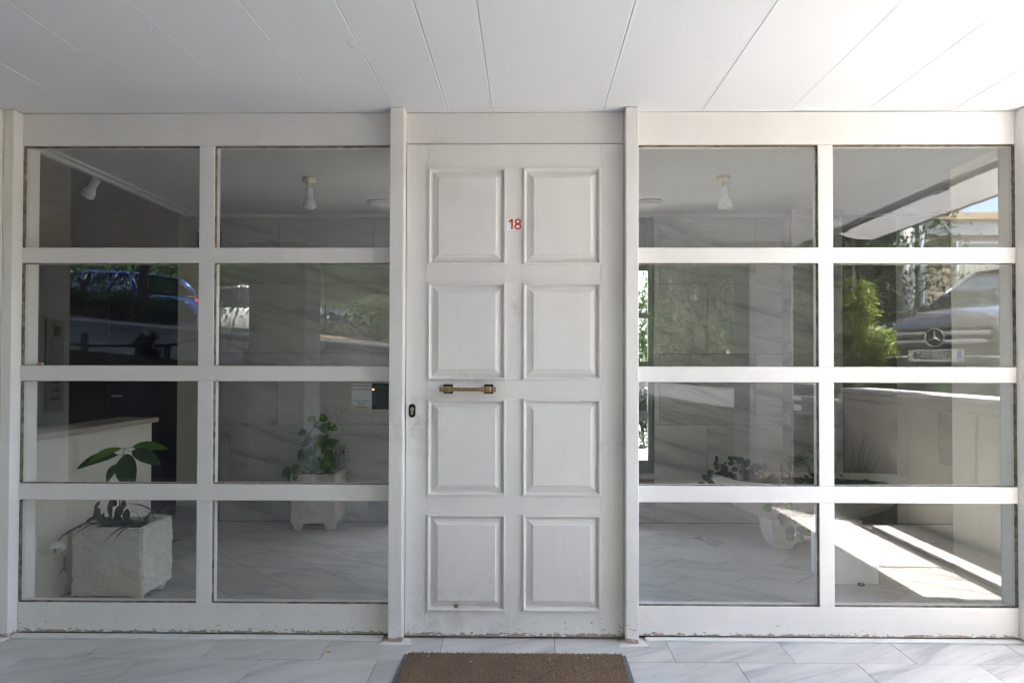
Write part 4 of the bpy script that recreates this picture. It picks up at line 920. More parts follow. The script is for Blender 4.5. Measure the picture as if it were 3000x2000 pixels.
for ch in ((0, 1), (2, 3, 4), (5, 6), (7,), (8, 9), (10, 11)):
    pts = [(VINES[ch[0]][0], VINES[ch[0]][1], VINES[ch[0]][2])] + [(VINES[c][3], VINES[c][1], VINES[c][4]) for c in ch]
    pp = []
    for a, b in zip(pts, pts[1:]):
        for q in range(5): s_ = q / 5; pp.append((a[0] + (b[0] - a[0]) * s_ + 0.006 * math.sin(math.pi * s_), a[1], a[2] + (b[2] - a[2]) * s_))
    pp.append(pts[-1]); m.tube(pp, 0.0017, 6)
m.build('dry_tendril', DRY, po, smooth=True)
ca = thing('printed_card', (-1.50, 2.33, 0.42), 'small faded printed card stuck upright behind pothos', 'card')
x0, _, z1_, x1_, z0_, _ = CARD[0]
box('card', x0, x1_, 2.330, 2.3315, 0.40, z1_, plain('faded_card', (0.42, 0.36, 0.38), 0.6, var=0.25, scale=18), ca)
m = MB()
for r in range(7):
    for c in range(3):
        if random.random() < 0.8: m.box(x0 + 0.012 + c * 0.028, x0 + 0.012 + c * 0.028 + random.uniform(0.008, 0.022), 2.3290, 2.3296, z1_ - 0.06 - r * 0.028, z1_ - 0.052 - r * 0.028)
m.build('print', plain('violet_print', (0.20, 0.20, 0.28), 0.6), ca)
zz_ = thing('glossy_leaf_plant', (1.65, 1.7, 0.43), 'dark glossy round leaved plant spreading over left end of trough', 'plant')
for (x, y, z, tx, tz, wd) in ZZ: leaf('leaf', zz_, (x, y, z), (tx, y - 0.02, tz), wd * 1.2, ZG, rndn(0.5), 0.06, 'round', 0.2)
for q in range(16):
    x, z = random.uniform(1.42, 1.66), random.uniform(0.44, 0.56)
    leaf('leaf', zz_, (x, 1.66, z), (x + random.uniform(-0.05, 0.05), 1.62, z + random.uniform(-0.02, 0.05)), random.uniform(0.03, 0.045), ZG, rndn(0.6), 0.06, 'round', 0.2)
m = MB()
for (x, y, z, tx, tz, _) in ZZST[:11]: m.tube([(x, y, z), ((x + tx) / 2, y, (z + tz) / 2 + 0.01), (tx, y, tz)], 0.0032, 6)
m.build('stem', STEM, zz_, smooth=True)
sb = thing('small_bushy_plant', (1.95, 1.75, 0.43), 'small upright bushy plant with fine leaves, right part of trough', 'plant')
m = MB()
for (x, y, z, tx, tz, _) in ZZST[11:15]: m.tube([(x, y, z), ((x + tx) / 2 + 0.004, y, (z + tz) / 2), (tx, y, tz)], 0.0035, 6)
m.build('stem', plain('brown_stem', (0.10, 0.075, 0.05), 0.7), sb, smooth=True)
m = MB()
for q in range(420):
    a, b, c = random.gauss(0, 1), random.gauss(0, 1), random.gauss(0, 1)
    big_ = random.random() < 0.5
    ctr = (1.845, 1.73, 0.575) if big_ else (1.895, 1.73, 0.585)
    x, y, z = ctr[0] + 0.028 * a, ctr[1] + 0.025 * b, ctr[2] + 0.024 * c
    d = Vector((random.gauss(0, 1), random.gauss(0, 1), random.gauss(0, 1))).normalized() * 0.009; e = d.orthogonal().normalized() * 0.0035
    m.add([(Vector((x, y, z)) - d), (Vector((x, y, z)) + e), (Vector((x, y, z)) + d), (Vector((x, y, z)) - e)], [(0, 1, 2, 3)])
o = m.build('foliage', leafmat('small_bush_green', (0.07, 0.12, 0.03)), sb, fix=False); o['kind'] = 'stuff'
mg = thing('trough_undergrowth', (1.9, 1.7, 0.43), 'yellowing low undergrowth and pale blade of grass inside the trough', 'plant')
YL = leafmat('yellowing_leaf', (0.32, 0.27, 0.04)); 
for q in range(26):
    x, y = random.uniform(1.55, 2.3), random.uniform(1.55, 1.85); a = random.uniform(0, 6.28)
    leaf('leaf', mg, (x, y, 0.435), (x + 0.06 * math.cos(a), y + 0.03 * math.sin(a), 0.455 + random.uniform(0, 0.05)), random.uniform(0.018, 0.035), YL if (1.55 < x < 1.75 and q % 2) else ZG, (0, -0.5, 1), 0.15, 'oval', nl=6, nw=2)
for (x, y, z, tx, tz, wd) in GRASS: leaf('grass_blade', mg, (x, y, z), (tx, y, tz), 0.009, LG, (0, -0.3, 1), 0.02, 'strap')
hg = thing('trailing_plant', (1.78, 1.38, 0.40), 'green round leaved branch trailing over trough front towards white box', 'plant')
for (x, y, z, tx, tz, wd) in HANG: leaf('leaf', hg, (x, y, z), (tx, y - 0.01, tz), wd * 1.15, LG if random.random() < .5 else ZG, rndn(0.4), 0.06, 'round', 0.2)
m = MB()
for (x, y, z, tx, tz, _) in HANGST[:3]: m.tube([(x, y, z), (tx, y, tz)], 0.0028, 6)
m.tube([(HANGST[0][0], 1.38, HANGST[0][2]), (1.80, 1.44, 0.44), (1.86, 1.55, 0.455), (1.9, 1.68, 0.43)], 0.0035, 6)
m.build('stem', STEM, hg, smooth=True)
# ================================================================== OUTSIDE: porch surroundings, garden wall, street (seen mirrored in the panes)
CONC = plain('building_render', (0.62, 0.60, 0.56), 0.85, var=0.08, scale=2)
struct(box('shading_storeys', -15, 2.60, -4.6, 2.62, 2.70, 27, CONC))  # unseen mass above the porch, made tall and long to shade the street
def zs(x, Y=8.0): return 1.05 - 0.085 * x if (Y > 10.9 and x < 3) else 1.15 - 0.085 * x + (0.065 * (Y - 8.0) if x < 3.0 or Y > 6 else 0.0)
m = MB(); m.prism([(2.6, -1.42), (3.73, -1.42), (4.38, -0.54), (4.53, -1.0), (4.53, -2.9), (2.6, -2.9)], 8.0, 8.2); struct(m.build('shadow_slab', CONC))  # unseen slab, outline invented to cast the shadow ending the sun patch
PILM = plain('grey_pillar_render', (0.36, 0.35, 0.33), 0.85, var=0.1, scale=3)
# pillars at the front of the porch
for i, (a, b, lb) in enumerate(((-2.67, -2.13, 'grey rendered square porch pillar at the street side, left of door'), (2.08, 2.50, 'grey rendered square porch pillar at the street side, right of door'))):
    tag(box('porch_pillar', a, b, -3.95, -3.45, 0.0, CEIL - 0.002, PILM, None, 0.01), lb, 'pillar', 'porch pillars')
# raised kerb and bed along the garden wall
KERB = marble('kerb_marble', rz=0.1)
kb = thing('bed_kerb', (2.68, -1.1, 0), 'low white marble kerb along the planting bed by the garden wall', 'kerb')
y = -2.17
while y < -0.05: box('kerb_stone', 2.615, 2.735, y + 0.001, min(y + 0.6, 0.0) - 0.001, -0.02, 0.027, KERB, kb, 0.004); y += 0.6
struct(box('bed_soil', 2.601, 2.968, -4.4, 0.0, -0.25, -0.03, SOIL)); struct(box('side_paving', 2.736, 2.965, -2.17, 0.0, -0.03, 0.02, MARBLE_F))
def gardenwall():
    t = NT('stained_concrete'); pos = t.coords('Position'); sx = t.n('ShaderNodeSeparateXYZ'); t.l(pos, sx.inputs[0])
    n = t.noise(pos, 2.5, 5, 0.6); c = t.mix(n, (0.66, 0.62, 0.53), (0.76, 0.73, 0.66))
    wob = t.math('MULTIPLY', t.math('SUBTRACT', t.noise(pos, 6, 3), 0.5), 0.07)
    for y0, wdt, z0_, z1_, st in ((-2.33, 0.035, -1, 0.72, 0.8), (-1.62, 0.012, -1, 0.75, 0.5)):
        d = t.math('ABSOLUTE', t.math('ADD', t.math('SUBTRACT', sx.outputs[1], y0), wob)); mk = t.math('SUBTRACT', 1.0, t.math('DIVIDE', d, wdt), clamp=True)
        up_ = t.math('MULTIPLY', t.math('SUBTRACT', z1_, sx.outputs[2]), 12.0, clamp=True)
        c = t.mix(t.math('MULTIPLY', t.math('MULTIPLY', mk, up_), st), c, (0.23, 0.13, 0.08))
    c = t.mix(t.ramp(t.noise(t.coords('Position', scale=(1, 6, 0.6)), 3, 4), [(0.5, 0), (0.75, 0.4)]), c, (0.42, 0.36, 0.28))
    t.set(c, 0.9); t.bump(t.noise(pos, 30, 4), 0.4, 0.006); return t.mat
GWM = gardenwall(); COPE = plain('white_coping', (0.74, 0.73, 0.70), 0.7, var=0.06)
gw = thing('garden_wall', (3.0, -1.8, 0), 'stained beige concrete garden wall with white coping right of the porch', 'wall')
for a, b in ((-3.45, -2.62), (-2.615, -1.90), (-1.895, -1.47), (-1.465, -0.70), (-0.695, 0.6)): box('wall_panel', 2.97, 3.19, a, b, -0.05, 0.925, GWM, gw, 0.004)
box('ledge', 2.955, 3.19, -3.45, 0.6, 0.93, 0.985, GWM, gw, 0.004); box('coping', 2.945, 3.22, -3.47, 0.6, 0.99, 1.03, COPE, gw, 0.006)
# rainwater pipe at the corner
ppz = thing('rain_pipe', (2.93, -3.5, 0), 'thin grey rainwater pipe in the corner by the garden wall', 'pipe')
m = MB(); m.tube([(2.86, -3.40, 0.02), (2.86, -3.40, 0.80), (2.92, -3.42, 0.85), (2.92, -3.42, 0.98)], 0.018, 12); m.build('pipe', plain('pipe_grey', (0.45, 0.44, 0.42), 0.5), ppz, smooth=True)
# front retaining wall and street ground
rtw = thing('retaining_wall', (-1.8, -4.5, 0), 'dark rough retaining wall between the porch and the street', 'wall')
m = MB(); m.prism([(-6.6, 0), (3.12, 0), (3.12, 0.97 - 0.085 * 3.12), (-6.6, 0.97 + 0.085 * 6.6)], 4.40, 4.60); m.v = [(x, -z, y) for x, y, z in m.v]; m.build('wall_body', plain('dark_stone_wall', (0.10, 0.095, 0.085), 0.9, var=0.4, scale=9, bump=0.8), rtw)
ASPH = plain('asphalt', (0.036, 0.037, 0.040), 0.9, var=0.25, scale=12, bump=0.5); PAVE = plain('pavement_concrete', (0.26, 0.26, 0.26), 0.85, var=0.1, scale=5, bump=0.2); EARTH = plain('garden_earth', (0.10, 0.08, 0.05), 0.95, var=0.4, scale=8)
def slab(name, x0, x1, Ya, Yb, off, mat, thick=0.4, f=None):
    m = MB(); z = f or (lambda x, Y: 1.15 - 0.085 * x + 0.065 * (Y - 8.0)); q = [(x0, Ya), (x1, Ya), (x1, Yb), (x0, Yb)]
    m.add([(x, -Y, z(x, Y) + off) for x, Y in q] + [(x, -Y, z(x, Y) + off - thick) for x, Y in q], [(0, 1, 2, 3), (7, 6, 5, 4), (0, 4, 5, 1), (1, 5, 6, 2), (2, 6, 7, 3), (3, 7, 4, 0)])
    return m.build(name, mat)
flat = lambda x, Y: 1.15 - 0.085 * x
struct(slab('street', -24, 2.9, 4.62, 10.8, 0.0, ASPH)); struct(slab('upper_street', -24, 13, 10.81, 26, 0.0, ASPH, f=lambda x, Y: 1.05 - 0.085 * x)); struct(slab('lower_street', 2.91, 13, 5.21, 10.8, 0.0, ASPH)); struct(slab('pavement', -18, 2.9, 8.9, 9.88, 0.11, plain('shaded_pavement', (0.15, 0.15, 0.16), 0.85, var=0.15, scale=5))); struct(slab('planting_strip', -18, 2.9, 9.89, 10.8, 0.13, EARTH))  # pavement strip is a darker concrete with the street's shade in its colour
struct(slab('side_ground', 3.23, 13, -30, 5.2, -0.0, PAVE, f=flat)); struct(slab('rear_ground', -24, 3.13, -30, -9.1, -1.05, PAVE, f=flat)); struct(slab('left_ground', -24, -6.62, -2.65, 4.61, -0.2, EARTH, f=flat))
struct(box('ground', -150, 150, -150, 150, -1.6, -1.5, EARTH))
# rail tube beyond the porch edge and a stretched cloth further out
AWM = leafmat('awning_cloth', (0.55, 0.55, 0.54), tip=(0.57, 0.57, 0.56), rough=0.8, trans=0.22); TUBE = plain('awning_tube', (0.20, 0.19, 0.17), 0.5)
aw = thing('awning_tube', (3.1, -1.7, 2.58), 'dark tube on brackets running along the outer porch edge', 'tube')
m = MB(); m.tube([(3.10, 0.2, 2.585), (3.10, -3.9, 2.585)], 0.030, 14); m.build('roller_tube', TUBE, aw, smooth=True)
for yy in (-0.6, -2.07, -2.16, -3.75):
    m = MB(); m.lathe((3.10, yy, 2.585), [(0.042, 0), (0.046, 0.03), (0.042, 0.06)], 14, axis=(0, 1, 0)); m.box(3.09, 3.11, yy + 0.01, yy + 0.03, 2.60, 2.72); m.box(2.60, 3.11, yy + 0.01, yy + 0.03, 2.72, 2.74); m.build('bracket', TUBE, aw)
aw = thing('sun_shade', (4.2, -4.1, 2.9), 'white sloping cloth sun shade stretched over the bank beyond garden wall', 'awning')
m = MB(); nn, kk = 50, 8; vs = []
for i in range(nn + 1):
    yy = -2.0 - 4.2 * i / nn
    for j in range(kk + 1):
        s_ = j / kk; vs.append((3.98 + 0.55 * s_, yy, 3.02 - 0.13 * s_ - 0.02 * math.sin(math.pi * s_) + 0.007 * math.sin(yy * 3 + s_ * 8)))
m.add(vs, [(i * (kk + 1) + j, i * (kk + 1) + j + 1, (i + 1) * (kk + 1) + j + 1, (i + 1) * (kk + 1) + j) for i in range(nn) for j in range(kk)]); m.build('cloth', AWM, aw, smooth=True, fix=False)
m = MB(); m.tube([(4.53, -2.0, 2.885), (4.53, -6.2, 2.885)], 0.014, 10); m.build('front_bar', AWM, aw, smooth=True)
m = MB(); m.tube([(3.97, -2.0, 3.02), (3.97, -6.2, 3.02)], 0.02, 10); m.build('back_bar', AWM, aw, smooth=True)
for xx, yy in ((4.3, -6.2), (4.3, -2.0)): box('support_post', xx - 0.02, xx + 0.02, yy - 0.02, yy + 0.02, zs(xx), 2.93, TUBE, aw)
# intercom on the left outer wall
IC = plain('intercom_plate', (0.42, 0.37, 0.31), 0.4, 0.3, var=0.06); ICD = plain('intercom_dark', (0.08, 0.07, 0.06), 0.5)
ic = thing('intercom', (-2.404, -0.25, 1.25), 'flat metal intercom panel with rows of name buttons on left outer wall', 'intercom')
box('plate', -2.4035, -2.392, -0.318, -0.185, 1.00, 1.47, IC, ic, 0.003); box('speaker_grille', -2.3918, -2.390, -0.285, -0.235, 1.385, 1.435, ICD, ic)
for r in range(10):
    zc_ = 1.255 - r * 0.0205
    for c in range(2): box('button', -2.3918, -2.3885, -0.290 + c * 0.038, -0.258 + c * 0.038, zc_ - 0.006, zc_ + 0.006, ICD if r % 2 else IC, ic)
# red and white label lying at the pane corner
lb = thing('red_label', (-2.30, 0.05, 1.25), 'small red and white label stuck low in corner of left pane', 'label')
box('label_white', -2.325, -2.268, 0.0312, 0.032, 1.2405, 1.2500, STK, lb); box('label_red', -2.300, -2.277, 0.0305, 0.0311, 1.2410, 1.2490, RED, lb)

# ---- foliage helpers
def foliage_mesh(blobs, n, size, mat, seed, flat=0.35, aspect=0.45):
    rnd = random.Random(seed); vs = []; fs = []
    tot = sum(b[1][0] * b[1][1] * b[1][2] for b in blobs) if blobs else 1
    for c, r in blobs:
        k = int(n * r[0] * r[1] * r[2] / tot)
        cl = [Vector((rnd.gauss(0, 1), rnd.gauss(0, 1), rnd.gauss(0, 1))).normalized() * rnd.uniform(0.45, 1.0) for _ in range(max(4, k // 55))]
        for _ in range(k):
            q = rnd.choice(cl) + Vector((rnd.gauss(0, 0.15), rnd.gauss(0, 0.15), rnd.gauss(0, 0.15)))
            p = Vector((c[0] + q.x * r[0], c[1] + q.y * r[1], c[2] + q.z * r[2]))
            d = Vector((rnd.gauss(0, 1), rnd.gauss(0, 1), rnd.gauss(0, 0.8) + 0.2)).normalized(); e = d.cross(Vector((rnd.gauss(0, flat), rnd.gauss(0, flat), 1))).normalized()
            s_ = size * rnd.uniform(0.6, 1.3); a = len(vs)
            vs += [p - d * s_, p + e * s_ * aspect, p + d * s_, p - e * s_ * aspect]; fs.append((a, a + 1, a + 2, a + 3))
    m = MB(); m.v = [tuple(v) for v in vs]; m.f = fs; m.m = [0] * len(fs); return m
DKF = foliagemat('dark_tree_leaves', (0.020, 0.040, 0.014), (0.06, 0.10, 0.03)); MDF = foliagemat('hedge_leaves', (0.03, 0.065, 0.015), (0.09, 0.15, 0.03)); YLF = foliagemat('yellow_green_leaves', (0.12, 0.19, 0.03), (0.36, 0.44, 0.08), 0.4)
BRK = plain('bark', (0.035, 0.027, 0.022), 0.9, var=0.3, scale=20)
def shrub(name, label, blobs, n, size, mat, seed, group=None, cat='shrub'):
    c = blobs[0][0]; base = (c[0], c[1], min(b[0][2] - b[1][2] for b in blobs)); t = thing(name, base, label, cat, group)
    o = foliage_mesh(blobs, n, size, mat, seed).build('foliage', mat, t, fix=False); o['kind'] = 'stuff'
    m = MB(); rnd = random.Random(seed)
    for b, r in blobs:
        for _ in range(3): m.tube([(base[0] + rnd.uniform(-.08, .08), base[1] + rnd.uniform(-.08, .08), base[2] - 0.05), (b[0] + rnd.uniform(-.3, .3) * r[0], b[1] + rnd.uniform(-.3, .3) * r[1], b[2] + 0.2 * r[2])], [0.018, 0.006], 6)
    m.build('stem', BRK, t, smooth=True); return t
def tree(label, x, Y, zg, h, trunk_r, blobs, n, size, mat, seed, lean=(0, 0), group='trees along the street'):
    t = thing('tree', (x, -Y, zg), label, 'tree', group); rnd = random.Random(seed)
    m = MB(); tp = (x + lean[0], -Y + lean[1], zg + h); m.tube([(x, -Y, zg - 0.1), (x + lean[0] * 0.3, -Y + lean[1] * 0.3, zg + h * 0.45), tp], [trunk_r, trunk_r * 0.8, trunk_r * 0.55], 10); m.build('trunk', BRK, t, smooth=True)
    for b, r in blobs:
        m = MB(); m.tube([(x + lean[0] * 0.5, -Y + lean[1] * 0.5, zg + h * 0.6), ((x + b[0]) / 2 + rnd.uniform(-.2, .2), (-Y + b[1]) / 2, (zg + h * 0.7 + b[2]) / 2), b], [trunk_r * 0.5, trunk_r * 0.35, 0.01], 8); m.build('limb', BRK, t, smooth=True)
    o = foliage_mesh(blobs, n, size, mat, seed + 5).build('crown', mat, t, fix=False); o['kind'] = 'stuff'; return t
# near right: bright bush on the bank, bed plants
shrub('yellow_green_bush', 'bright yellow green bush on the bank at the end of garden wall', [((3.28, -3.95, 1.83), (0.24, 0.24, 0.28)), ((3.40, -3.9, 1.45), (0.25, 0.25, 0.24)), ((3.20, -4.1, 1.25), (0.25, 0.3, 0.25))], 10000, 0.024, YLF, 1)
shrub('leafy_shrub', 'grey green leafy shrub low behind garden wall below the bright bush', [((3.42, -3.80, 1.06), (0.22, 0.22, 0.17)), ((3.25, -3.7, 0.95), (0.2, 0.2, 0.2))], 3200, 0.04, DKF, 2)
shrub('bed_plants', 'low mixed green plants in the bed at foot of garden wall', [((2.80, -2.75, 0.12), (0.12, 0.35, 0.22)), ((2.78, -3.4, 0.15), (0.12, 0.4, 0.25))], 2400, 0.045, MDF, 3, cat='plants')
bp = thing('tall_strap_plant', (2.8, -2.6, 0.0), 'tall strap leaved plant rising in the bed by garden wall', 'plant')
for q in range(9):
    a = random.uniform(-1.2, 1.2); leaf('leaf', bp, (2.80, -2.6, 0.0), (2.80 + random.uniform(-.1, .06), -2.6 + 0.25 * math.sin(a), 0.45 + 0.25 * math.cos(a)), 0.035, SG, (-1, 0, 0.3), 0.1, 'strap')
cl = thing('leafy_sprig', (3.0, -1.9, 1.03), 'pale leafy sprig growing over the garden wall coping', 'plant')
for q in range(14):
    a = random.uniform(0, 6.28); leaf('leaf', cl, (3.06, -2.0 + random.uniform(-.04, .04), 1.03 + 0.01 * q), (3.06 + 0.05 * math.cos(a), -2.0 + 0.07 * math.sin(a), 1.08 + 0.012 * q), 0.03, LG, (0, 0.5, 1), 0.1, 'oval', nl=5, nw=2)
# left: hedge in the planting strip, tree, shrubs
for i, (x, Y, r, lbl) in enumerate(((-8.6, 10.3, 0.50, 'dark hedge bush farthest uphill in the street planting strip'), (-7.75, 10.25, 0.50, 'dark rounded hedge bush beside the street tree trunk'), (-6.95, 10.2, 0.42, 'smaller hedge bush by rear of the blue car'))):
    shrub('hedge_bush', lbl, [((x, -Y, zs(x, Y) + 0.42), (r, 0.4, 0.22)), ((x + 0.3, -Y, zs(x, Y) + 0.30), (r * 0.7, 0.35, 0.2)), ((x - 0.3, -Y, zs(x, Y) + 0.30), (r * 0.7, 0.35, 0.30))], 4200, 0.05, MDF, 20 + i, 'hedge bushes in the planting strip')
tree('street tree with dark forked trunk in front of the blue car', -7.30, 10.0, zs(-7.3, 10), 2.2, 0.11, [((-8.4, -9.2, 5.6), (1.8, 1.5, 0.7)), ((-6.2, -8.9, 5.8), (1.8, 1.5, 0.8)), ((-7.3, -8.0, 6.4), (2.2, 1.6, 0.7)), ((-4.6, -8.4, 6.0), (1.5, 1.5, 0.7))], 26000, 0.10, DKF, 31, (0.25, 0))
shrub('potted_cactus', 'dark rounded spiky plant by the street handrail', [((-4.20, -4.48, 1.42), (0.13, 0.12, 0.13)), ((-4.28, -4.5, 1.50), (0.08, 0.08, 0.09)), ((-4.13, -4.5, 1.52), (0.07, 0.08, 0.08))], 1500, 0.025, DKF, 40, cat='plant')
IRON = plain('black_iron', (0.012, 0.012, 0.014), 0.5)
hr = thing('handrail', (-3.9, -4.5, 1.3), 'black iron handrail with thick posts on the retaining wall', 'handrail')
for xx, zt_ in ((-3.98, 1.46), (-3.1, 1.40), (-4.9, 1.58)): box('post', xx - 0.035, xx + 0.035, -4.52, -4.48, zs(xx, 4.5) - 0.1, zt_, IRON, hr, 0.003)
m = MB(); m.tube([(-5.8, -4.5, 1.60), (-4.9, -4.5, 1.44), (-3.98, -4.5, 1.44), (-3.55, -4.5, 1.54), (-3.1, -4.5, 1.40)], 0.018, 10); m.build('rail', IRON, hr, smooth=True)
# tree belt across the street
spec = [(-10.5, 10.5, 2.6, DKF, 'tall dark tree far uphill on the left of the street'), (-8.2, 12.0, 3.0, MDF, 'mid green tree beyond the blue car'), (-6.2, 12.5, 2.6, DKF, 'dense dark tree beyond the white car'), (-3.2, 10.5, 2.2, MDF, 'leafy tree just right of the white car'), (-1.2, 9.8, 2.3, DKF, 'dark tree straight across the street from the door'), (1.0, 9.6, 2.2, MDF, 'mid green tree across street right of the door line'), (3.0, 8.8, 2.1, DKF, 'dark bushy tree behind the teal car tail'), (4.9, 8.2, 1.9, DKF, 'dark tree between teal car and white column'), (6.6, 11.5, 2.0, MDF, 'green tree behind the white column')]
for i, (x, Y, r, mt_, lbl) in enumerate(spec):
    Y += 1.6 if x < 2 else 0
    zg = zs(x, Y)
    tree(lbl, x, Y, zg, 1.6, 0.14, [((x + random.uniform(-.5, .5), -Y + random.uniform(-.4, .4), zg + 1.0 + q * 1.15), (r * (0.75 if q in (0, 3) else 0.95), r * 0.55, 0.9)) for q in range(4)], 15000, 0.055, mt_, 60 + i * 3, group='trees across the street')
for i, (x, Y, lbl) in enumerate(((-2.6, 10.3, 'low flowering bush across the road left of the door line'), (-0.3, 10.3, 'low bush directly across the road from the door'), (2.2, 8.0, 'low bush near the teal car across the road'))):
    shrub('roadside_bush', lbl, [((x, -Y, zs(x, Y) + 0.55), (0.9, 0.4, 0.55)), ((x + 0.7, -Y, zs(x, Y) + 0.4), (0.5, 0.35, 0.4))], 4200, 0.05, MDF if i != 1 else YLF, 90 + i, 'bushes along the far side of road')
HILL = plain('backdrop_slope_green', (0.018, 0.028, 0.014), 1.0, var=0.6, scale=1.5, bump=1.0); HILL.node_tree.nodes['Principled BSDF'].inputs['Specular IOR Level'].default_value = 0.0
m = MB(); m.prism([(18.0, 1.0), (42, 1.0), (42, 19.0), (30, 14.5), (22, 7.5), (18.0, 2.4)], -70, 12.5); m.v = [(z, -x, y) for x, y, z in m.v]; struct(m.build('sky_block_slope', HILL))  # added dark slope that blocks the bright sky behind the trees
# rear courtyard seen through the back window
cy_ = thing('courtyard_parapet', (0.5, 4.6, 0), 'white sunlit parapet in the rear courtyard behind the window', 'wall')
struct(box('courtyard', -3.0, 4.4, 2.77, 9.0, -0.6, -0.05, plain('pale_paving', (0.55, 0.53, 0.50), 0.85)))
box('parapet_body', -2.4, 3.4, 3.6, 3.75, -0.05, 0.42, PLASTER_W, cy_, 0.005)
shrub('courtyard_bush', 'sunlit green bush in the courtyard seen through the rear window', [((1.3, 4.5, 1.30), (0.9, 0.5, 0.95)), ((0.5, 4.6, 1.1), (0.8, 0.5, 0.8)), ((1.9, 4.7, 1.6), (0.8, 0.5, 0.75)), ((1.5, 4.4, 0.6), (1.0, 0.4, 0.5)), ((-0.4, 4.7, 1.0), (0.8, 0.5, 0.8))], 22000, 0.045, DKF, 120)
struct(box('rear_sun_stop', -3.0, 4.4, 2.64, 3.12, 2.36, 2.52, PLASTER_W))  # unseen slab, depth set to keep direct sun out of the lobby
# ---- house across the street
BRICK = plain('beige_brick', (0.50, 0.40, 0.30), 0.85, var=0.12, scale=10)
hs = thing('corner_house', (10, -11, 0.3), 'beige brick house with curtained window and white slab roof across street', 'house')
box('wall', 7.9, 15, -16, -11.0, 0.2, 3.80, BRICK, hs)
for r in range(30): box('brick_course', 7.88, 15.02, -11.0, -10.988, 0.3 + r * 0.115, 0.3 + r * 0.115 + 0.104, BRICK, hs)
box('wall_band', 7.8, 15.1, -16.1, -10.9, 3.802, 4.10, PLASTER_W, hs); box('roof_fascia', 7.7, 15.2, -16.2, -10.8, 4.102, 4.24, plain('tan_fascia', (0.55, 0.42, 0.26), 0.8), hs)
WHT = plain('white_window_frame', (0.80, 0.80, 0.79), 0.4, var=0.02); CURT = plain('curtain', (0.62, 0.60, 0.52), 0.9, var=0.05)
for (a, b, c, d) in ((8.45, 9.9, 2.75, 3.68), (8.35, 10.0, 1.35, 2.55), (11.2, 12.6, 2.75, 3.68)):
    wn = box('window', a, b, -10.985, -10.975, c, d, WHT, hs)
    m = MB(); vs = []; k = 60
    for i in range(k + 1): x = a + 0.06 + (b - a - 0.12) * i / k; vs += [(x, -10.955 + 0.012 * math.sin(i * 1.3), c + 0.06), (x, -10.955 + 0.012 * math.sin(i * 1.3), d - 0.06)]
    m.add(vs, [(2 * i, 2 * i + 2, 2 * i + 3, 2 * i + 1) for i in range(k)]); m.build('curtain', CURT, wn)
    for (e, f, g_, h) in ((a, b, c, c + 0.05), (a, b, d - 0.05, d), (a, a + 0.05, c + 0.05, d - 0.05), (b - 0.05, b, c + 0.05, d - 0.05)): box('frame', e, f, -10.94, -10.90, g_, h, WHT, wn)
    box('pane', a + 0.05, b - 0.05, -10.93, -10.925, c + 0.05, d - 0.05, GLASS, wn)
wc = thing('white_column', (6.1, -8.2, 0.6), 'round white column with a grey drainpipe beside the dark tree', 'column')
m = MB(); m.lathe((6.02, -8.2, 0.5), [(0.15, 0), (0.15, 4.2)], 24); m.build('shaft', COPE, wc, smooth=True)
m = MB(); m.tube([(6.24, -8.1, 0.5), (6.24, -8.1, 4.5)], 0.045, 12); m.build('drainpipe', plain('drainpipe_blue_grey', (0.52, 0.56, 0.62), 0.4), wc, smooth=True)
tag(box('canopy_slab', 4.6, 7.2, -9.6, -8.0, 4.6, 4.75, PLASTER_W), 'white canopy slab carried by the round column across the street', 'canopy')

# ---- cars
def carpaint(name, col, metal=0.5):
    t = NT(name); t.set(col, 0.28, metal); t.b.inputs['Coat Weight'].default_value = 1.0; t.b.inputs['Coat Roughness'].default_value = 0.04; return t.mat
CG = glassmat('car_glass', (0.30, 0.36, 0.34), 0.06, 0.0); TYRE = plain('tyre_rubber', (0.02, 0.02, 0.021), 0.8); RIM = plain('alloy_rim', (0.42, 0.42, 0.43), 0.35, 0.8); BLK = plain('black_trim', (0.012, 0.012, 0.013), 0.5); CHR = plain('chrome', (0.72, 0.72, 0.73), 0.12, 1.0, var=0.02); INT = plain('car_interior', (0.03, 0.03, 0.032), 0.8)
HL = plain('headlamp_lens', (0.45, 0.47, 0.48), 0.1, 0.3); TL = plain('red_lamp_lens', (0.35, 0.015, 0.012), 0.15)
def loft(sections, closed=False):
    vs = []; fs = []; k = len(sections[0])
    for s_ in sections: vs += s_
    for i in range(len(sections) - 1):
        for j in range(k - 1): a = i * k + j; fs.append((a, a + 1, a + k + 1, a + k))
    fs.append(tuple(range(k))); fs.append(tuple((len(sections) - 1) * k + j for j in range(k))[::-1])
    return vs, fs
